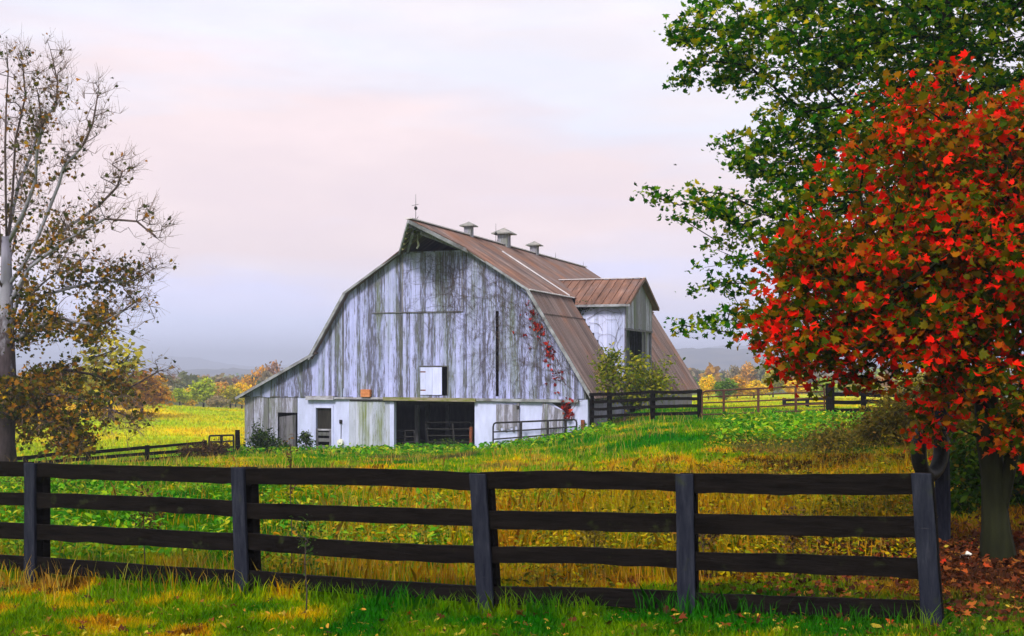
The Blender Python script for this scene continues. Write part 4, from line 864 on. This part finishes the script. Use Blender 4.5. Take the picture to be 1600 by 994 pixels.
for a in [(3,172,505,125,110,YG,'tall thin yellow-olive tree seen through the sycamore twigs',GL),(0,222,582,128,95,OR,'round orange tree at the left end of the pasture edge',GL),(2,130,570,130,120,YG,'broad olive tree behind the sycamore at the pasture edge',GL),(2,60,585,130,120,OR,'orange-brown tree half hidden by the sycamore trunk',GL),
 (0,318,593,185,52,LI,'bright lime-green tree in the middle of the pasture edge',GL),(2,281,606,180,40,LI,'low lime bush-like tree left of the bright lime-green tree',GL),(0,360,604,186,46,YG,'yellow-green tree just left of the barn eave',GL),(2,340,618,178,44,TA,'low tan thicket tree in front of the lime ones',GL),
 (1,286,592,260,26,GB_,'narrow grey-green tree behind the pasture, left of the lime one',GL),(0,268,590,262,30,GB_,'grey-green round tree behind the pasture beside the orange one',GL),(0,388,588,230,36,OR,'orange tree peeping over the lean-to roof',GL),(1,368,588,300,28,RD,'russet tree behind the orange one by the lean-to roof',GL),
 (0,425,568,330,44,RD,'tallest russet tree above the lean-to roof',GL),(0,405,576,300,36,OR,'pale orange tree left of the tallest russet one',GL),(1,255,600,200,34,TA,'bare tan tree beside the round orange tree',GL),(2,308,588,330,40,TA,'distant tan tree above the lime ones',GL),
 (0,1107,588,150,34,YE,'golden tree touching the rear corner of the barn roof',GR_),(1,1134,590,140,36,GR,'dark green tree behind the left part of the field gate',GR_),(1,1152,586,160,26,OR,'orange tree between the dark green and the yellow one',GR_),(2,1178,594,165,58,YE,'wide yellow tree in the middle behind the field gate',GR_),
 (0,1208,580,190,44,YG,'tall yellow-green tree right of the wide yellow one',GR_),(3,1195,563,300,56,GB_,'big hazy grey-green tree standing highest behind the gate',GR_),(1,1170,565,300,26,OR,'hazy orange tree left of the highest grey-green one',GR_),(0,1150,573,310,42,TA,'hazy tan tree behind the dark green one',GR_),(1,1232,572,290,32,RD,'hazy russet tree under the red maple leaves',GR_),
 (0,1245,592,170,44,YE,'yellow tree behind the right end of the field gate',GR_),(2,1290,590,160,60,LI,'lime tree behind the thick gate post',GR_),(2,1350,592,150,70,YG,'yellow-green tree right of the thick gate post',GR_),(0,1430,585,140,80,YG,'yellow-olive tree behind the olive thicket',GR_),(2,1520,590,130,90,GR,'green tree far behind the tyre post',GR_),
 (0,240,600,175,60,YG,'yellow-olive tree right of the round orange tree at the pasture edge',GL),(1,300,603,210,34,YE,'slim golden tree between the two lime ones',GL),(0,378,600,200,44,YE,'golden tree close against the lean-to eave',GL),(2,345,596,250,50,OR,'dull orange tree rising behind the yellow-green one',GL),
 (2,1096,578,420,40,GB_,'pale grey-green tree low against the hill by the roof corner',GR_)]: plant(*a)
# wooded country beyond them
rs = np.random.RandomState(77); Q = []; cols = []; pal = np.array([YG,LI,OR,GR,GB_,GB_,RD,TA,TA])*.8
for k in range(1500):
    D = 260*math.exp(rs.rand()*1.5); px = rs.uniform(-500, 2100)
    if 420 < px < 1060 and rs.rand() < .6: continue
    if D < 330 and px > 900 : D += 120
    p = W(px, 0, D); z = h1(p.x, D); wd, hg = rs.uniform(3.5, 6.5), rs.uniform(6, 10.5); c = pal[rs.randint(len(pal))]*rs.uniform(.7,1.2); n = 46
    d = rs.normal(size=(n,3)); d /= np.linalg.norm(d, axis=1)[:, None]; d[:, 2] = np.abs(d[:, 2])*1.1-.25; q = np.array([p.x, D, z+hg*.42])+d*np.array([wd*.5, wd*.5, hg*.5])*rs.uniform(.6,1,size=(n,1))
    Q.append(q); cols.append(np.repeat(np.array([c*(.7+.6*rs.rand()) for _ in range(n)]), 6, 0))
Q = np.concatenate(Q); tp = leaf_template('oval'); n = len(Q); ax = rs.normal(size=(n,3)); ax /= np.linalg.norm(ax,axis=1)[:,None]; u = np.cross(ax, rs.normal(size=(n,3))); u /= np.linalg.norm(u,axis=1)[:,None]; v = np.cross(ax,u); s = 1.9*(.6+.8*rs.rand(n))
Vv = Q[:,None,:]+(tp[None,:,0,None]*1.8*u[:,None,:]+tp[None,:,1,None]*v[:,None,:]+tp[None,:,2,None]*ax[:,None,:])*s[:,None,None]
dw = fastmesh('distant_wood', Vv.reshape(-1,3), np.arange(n*6).reshape(n,6), M['grass'], col=np.concatenate(cols)); tag(dw, 'hazy mixed autumn woodland filling the valley behind the single trees', 'woodland', kind='stuff')

# ------------------------------------------------------------------ grass, weeds, fallen leaves
def blades(name, n, pxr, Dr, hfun, wid, label, cat, seed, colf=None, dens=None, bend=.5, pw=1.):
    rs = np.random.RandomState(seed); D = np.exp(np.log(Dr[0])+(np.log(Dr[1])-np.log(Dr[0]))*rs.rand(n)**pw); px = rs.uniform(pxr[0], pxr[1], n); x = (px-800)/F*D; y = D
    if dens is not None: k = rs.rand(n) < dens(x, y, px); x, y, px, D = x[k], y[k], px[k], D[k]
    n = len(x); z = H(x, y); h = hfun(x, y, px, rs)*(.6+.8*rs.rand(n)); a = rs.rand(n)*2*PI; w_ = wid*(.7+.6*rs.rand(n))*(D/12)**.75; cs, sn = np.cos(a), np.sin(a)
    lean = bend*h*(.2+rs.rand(n)); b = rs.rand(n)*2*PI; lx, ly = np.cos(b)*lean, np.sin(b)*lean
    Vv = np.zeros((n,5,3)); Vv[:,0] = np.stack([x-cs*w_, y-sn*w_, z-.02],1); Vv[:,1] = np.stack([x+cs*w_, y+sn*w_, z-.02],1)
    Vv[:,2] = np.stack([x+cs*w_*.75+lx*.4, y+sn*w_*.75+ly*.4, z+h*.6],1); Vv[:,4] = np.stack([x-cs*w_*.75+lx*.4, y-sn*w_*.75+ly*.4, z+h*.6],1); Vv[:,3] = np.stack([x+lx, y+ly, z+h*(1-.25*rs.rand(n))],1)
    c = (colf or gcol)(x, y); c = c*(.7+.7*rs.rand(n,1)); c[:,0] *= .8+.5*rs.rand(n); o = fastmesh(name, Vv.reshape(-1,3), np.arange(n*5).reshape(n,5), M['grass'], col=np.repeat(np.clip(c,0,.8),5,0))
    return tag(o, label, cat, kind='stuff')
notbarn = lambda x, y: ~((((x-BC.x)*GU.x+(y-BC.y)*GU.y) > -10.6) & (((x-BC.x)*GU.x+(y-BC.y)*GU.y) < 7.4) & (((x-BC.x)*GS.x+(y-BC.y)*GS.y) > -.1) & (((x-BC.x)*GS.x+(y-BC.y)*GS.y) < 26))
def litterless(x, y): return 1-.9*np.exp(-(((x-6.1)/2.4)**2+((y-13.8)/3.2)**2))**.7
blades('grass', 300000, (-80,1700), (8.6,26), lambda x,y,px,rs: .05+.09*fbm(x,y,1.2,3)+.05*(y>14.5), .0060, 'short uneven green and straw grass on both sides of the near fence', 'grass', 101, dens=lambda x,y,px: litterless(x,y))
blades('grass', 190000, (-80,1700), (24,64), lambda x,y,px,rs: .06+.14*fbm(x,y,2.,3), .007, 'rough green and yellow pasture grass sloping down to the barn', 'grass', 102, dens=lambda x,y,px: notbarn(x,y)*1., pw=.8)
blades('grass', 90000, (-80,1700), (60,170), lambda x,y,px,rs: .13+.14*fbm(x,y,4.,3), .012, 'golden hay grass on the far fields', 'grass', 103, dens=lambda x,y,px: notbarn(x,y)*1.)
def fline(px): return np.interp(px, [-318,52,376,749,1071,1440,1461], [15.9,14.15,12.75,11.53,11.12,10.26,10.2])
blades('fence_grass', 60000, (-80,1470), (9.6,15.5), lambda x,y,px,rs: .12+.20*fbm(x,y,.6,9), .0048, 'longer uncut grass growing against the foot of the near fence', 'grass', 106, dens=lambda x,y,px: np.exp(-((y-fline(px)+.05)/.22)**2)*np.clip((fbm(x,y*.5,.5,3)-.28)*4,0,1), bend=.55)
rust = lambda x, y: np.stack([.22+.28*fbm(x,y,.7,2), .10+.26*fbm(x,y,.5,6), .003+0*x], -1)
blades('tall_weeds', 36000, (-60,1560), (12.6,21), lambda x,y,px,rs: .28+.35*fbm(x,y,1.,7)*np.clip((px-300)/500,.25,1), .0045, 'tall rusty straw weeds standing behind the near fence', 'weeds', 104, rust, dens=lambda x,y,px: np.clip((px-350)/450,.12,1)*np.clip((fbm(x,y,1.3,8)-.38)*4,0,1)*litterless(x,y)*(px < 1455), bend=.35)
straw = lambda x, y: np.stack([.34+.2*fbm(x,y,.7,2), .24+.18*fbm(x,y,.5,6), .05+0*x], -1)
blades('seed_stalks', 16000, (-60,1600), (12.5,60), lambda x,y,px,rs: .26+.22*fbm(x,y,1.5,7), .0028, 'thin dry seed stalks standing up from the pasture', 'weeds', 105, straw, dens=lambda x,y,px: notbarn(x,y)*np.clip((fbm(x,y,2.3,10)-.42)*5,0,1)*litterless(x,y)*((px < 1440)|(y > 20)), bend=.45)
def broad(name, n, area, size, mat, label, seed, hz=.22, kind='oval'):
    rs = np.random.RandomState(seed); P = []
    for (p0,p1,d0,d1,m) in area:
        px = rs.uniform(p0,p1,m); D = rs.uniform(d0,d1,m); x = (px-800)/F*D; k = fbm(x,D,1.,5) > .40; x, D = x[k], D[k]; P.append(np.stack([x,D,H(x,D)+rs.rand(len(x))**1.3*hz],1))
    P = np.concatenate(P); o = leaves(name, P, size, kind, mat, None, 1.2, rs); return tag(o, label, 'weeds', kind='stuff')
M['lf_weed'] = leafmat('bright_weed_leaves', [(0,(.02,.13,.002)),(.5,(.08,.30,.004)),(.8,(.24,.42,.006)),(1,(.55,.50,.02))], .35)
broad('leafy_weeds', 0, [(-60,380,14.8,27,12000),(380,700,14,24,5000)], .10, M['lf_weed'], 'bright broad-leaved weeds behind the left part of the near fence', 201, .30)
broad('leafy_weeds', 0, [(1120,1420,32,47,6000),(560,960,46,56,4500),(380,560,50,57,1500)], .17, M['lf_weed'], 'bright leafy weeds before the barn and the field gate', 202, .40)
M['lf_under'] = leafmat('undergrowth_leaves', [(0,(.02,.035,.001)),(.3,(.10,.10,.002)),(.5,(.24,.26,.002)),(.7,(.48,.36,.002)),(.85,(.40,.17,.003)),(1,(.16,.05,.004))], .3, .4, .9)
broad('undergrowth', 0, [(380,760,12.8,20,5000),(740,1460,12.2,21,26000),(1100,1470,21,34,6000)], .06, M['lf_under'], 'mottled brown and yellow undergrowth behind the right half of the near fence', 203, .42)
M['lf_yell'] = leafmat('yellow_fallen_leaves', [(0,(.30,.20,.02)),(.6,(.55,.42,.04)),(1,(.6,.25,.03))], .3)
broad('fallen_leaves', 0, [(-60,1660,9.3,12,2600),(-60,1660,13,30,5000)], .06, M['lf_yell'], 'yellow fallen leaves scattered through the grass', 204, .09)
rs = np.random.RandomState(55)
x = np.concatenate([rs.normal(5.7,1.9,9000), rs.uniform(-6,6,1100)]); y = np.concatenate([rs.normal(13.2,2.,9000), rs.uniform(9,16,1100)]); k = (y > 8.8) & (y < 22); x, y = x[k], y[k]
P = np.stack([x,y,H(x,y)+.02+.07*rs.rand(len(x))],1); o = leaves('fallen_leaves', P, .085, 'maple', M['lf_litter'], None, 2., rs); tag(o, 'red and brown fallen leaves spread under the red maple', 'leaf litter', kind='stuff')
# a few single stalks that stand up against the fence
for i, (px, D, yt, lab, mt) in enumerate([(478,11.6,800,'thin weed stalk with a few leaves right of the second near post','lf_dark'),(455,14,650,'tall thin weed with a brown seed head rising above the left fence boards','lf_brown'),(1100,13,800,'bushy rust-coloured weed behind the fourth near post','lf_brown'),(225,13.9,760,'rust-brown weed clump behind the boards of the left bay','lf_brown'),(1240,12.5,790,'rust-brown weed clump behind the middle of the right bay','lf_brown'),(930,13,800,'straw-coloured weed clump behind the boards of the middle bay','lf_olive')]):
    p = base(px, D); zt = W(px, yt, D).z; hh = zt-p[2]; ls = [((p[0],p[1],p[2]+hh*.72),(.05 if i==1 else .20,.08 if i==1 else .15,hh*.26))]
    tr = [(p[0],p[1],p[2]-.05),(p[0]+.01,p[1],p[2]+hh*.25),(p[0]-.01,p[1],p[2]+hh*.5),(p[0],p[1],p[2]+hh*.75)]
    tree('weed', lab, 'weed', p, tr, ls, 16 if i==1 else (14 if i==0 else 46), 9, (.035,.035,.05), .04, 'oval', M[mt], M['twig'], .006, .0015, .1, seed=60+i, n=4)

# ------------------------------------------------------------------ air
mb = MB(); mb.box((-6100,-6100,-30),(6100,6100,62)); hz = mb.build('haze', [])
hm = bpy.data.materials.new('haze'); hm.use_nodes = True; t = hm.node_tree; t.nodes.clear(); o_ = N(t,'ShaderNodeOutputMaterial'); pv = N(t,'ShaderNodeVolumePrincipled'); L(t, pv.outputs[0], o_.inputs['Volume'])
pv.inputs['Color'].default_value = (.76,.82,1.,1); pv.inputs['Density'].default_value = .00058; pv.inputs['Anisotropy'].default_value = .2
hz.data.materials.append(hm); tag(hz, 'thin pale haze that fades the distant hills', 'haze', kind='stuff')
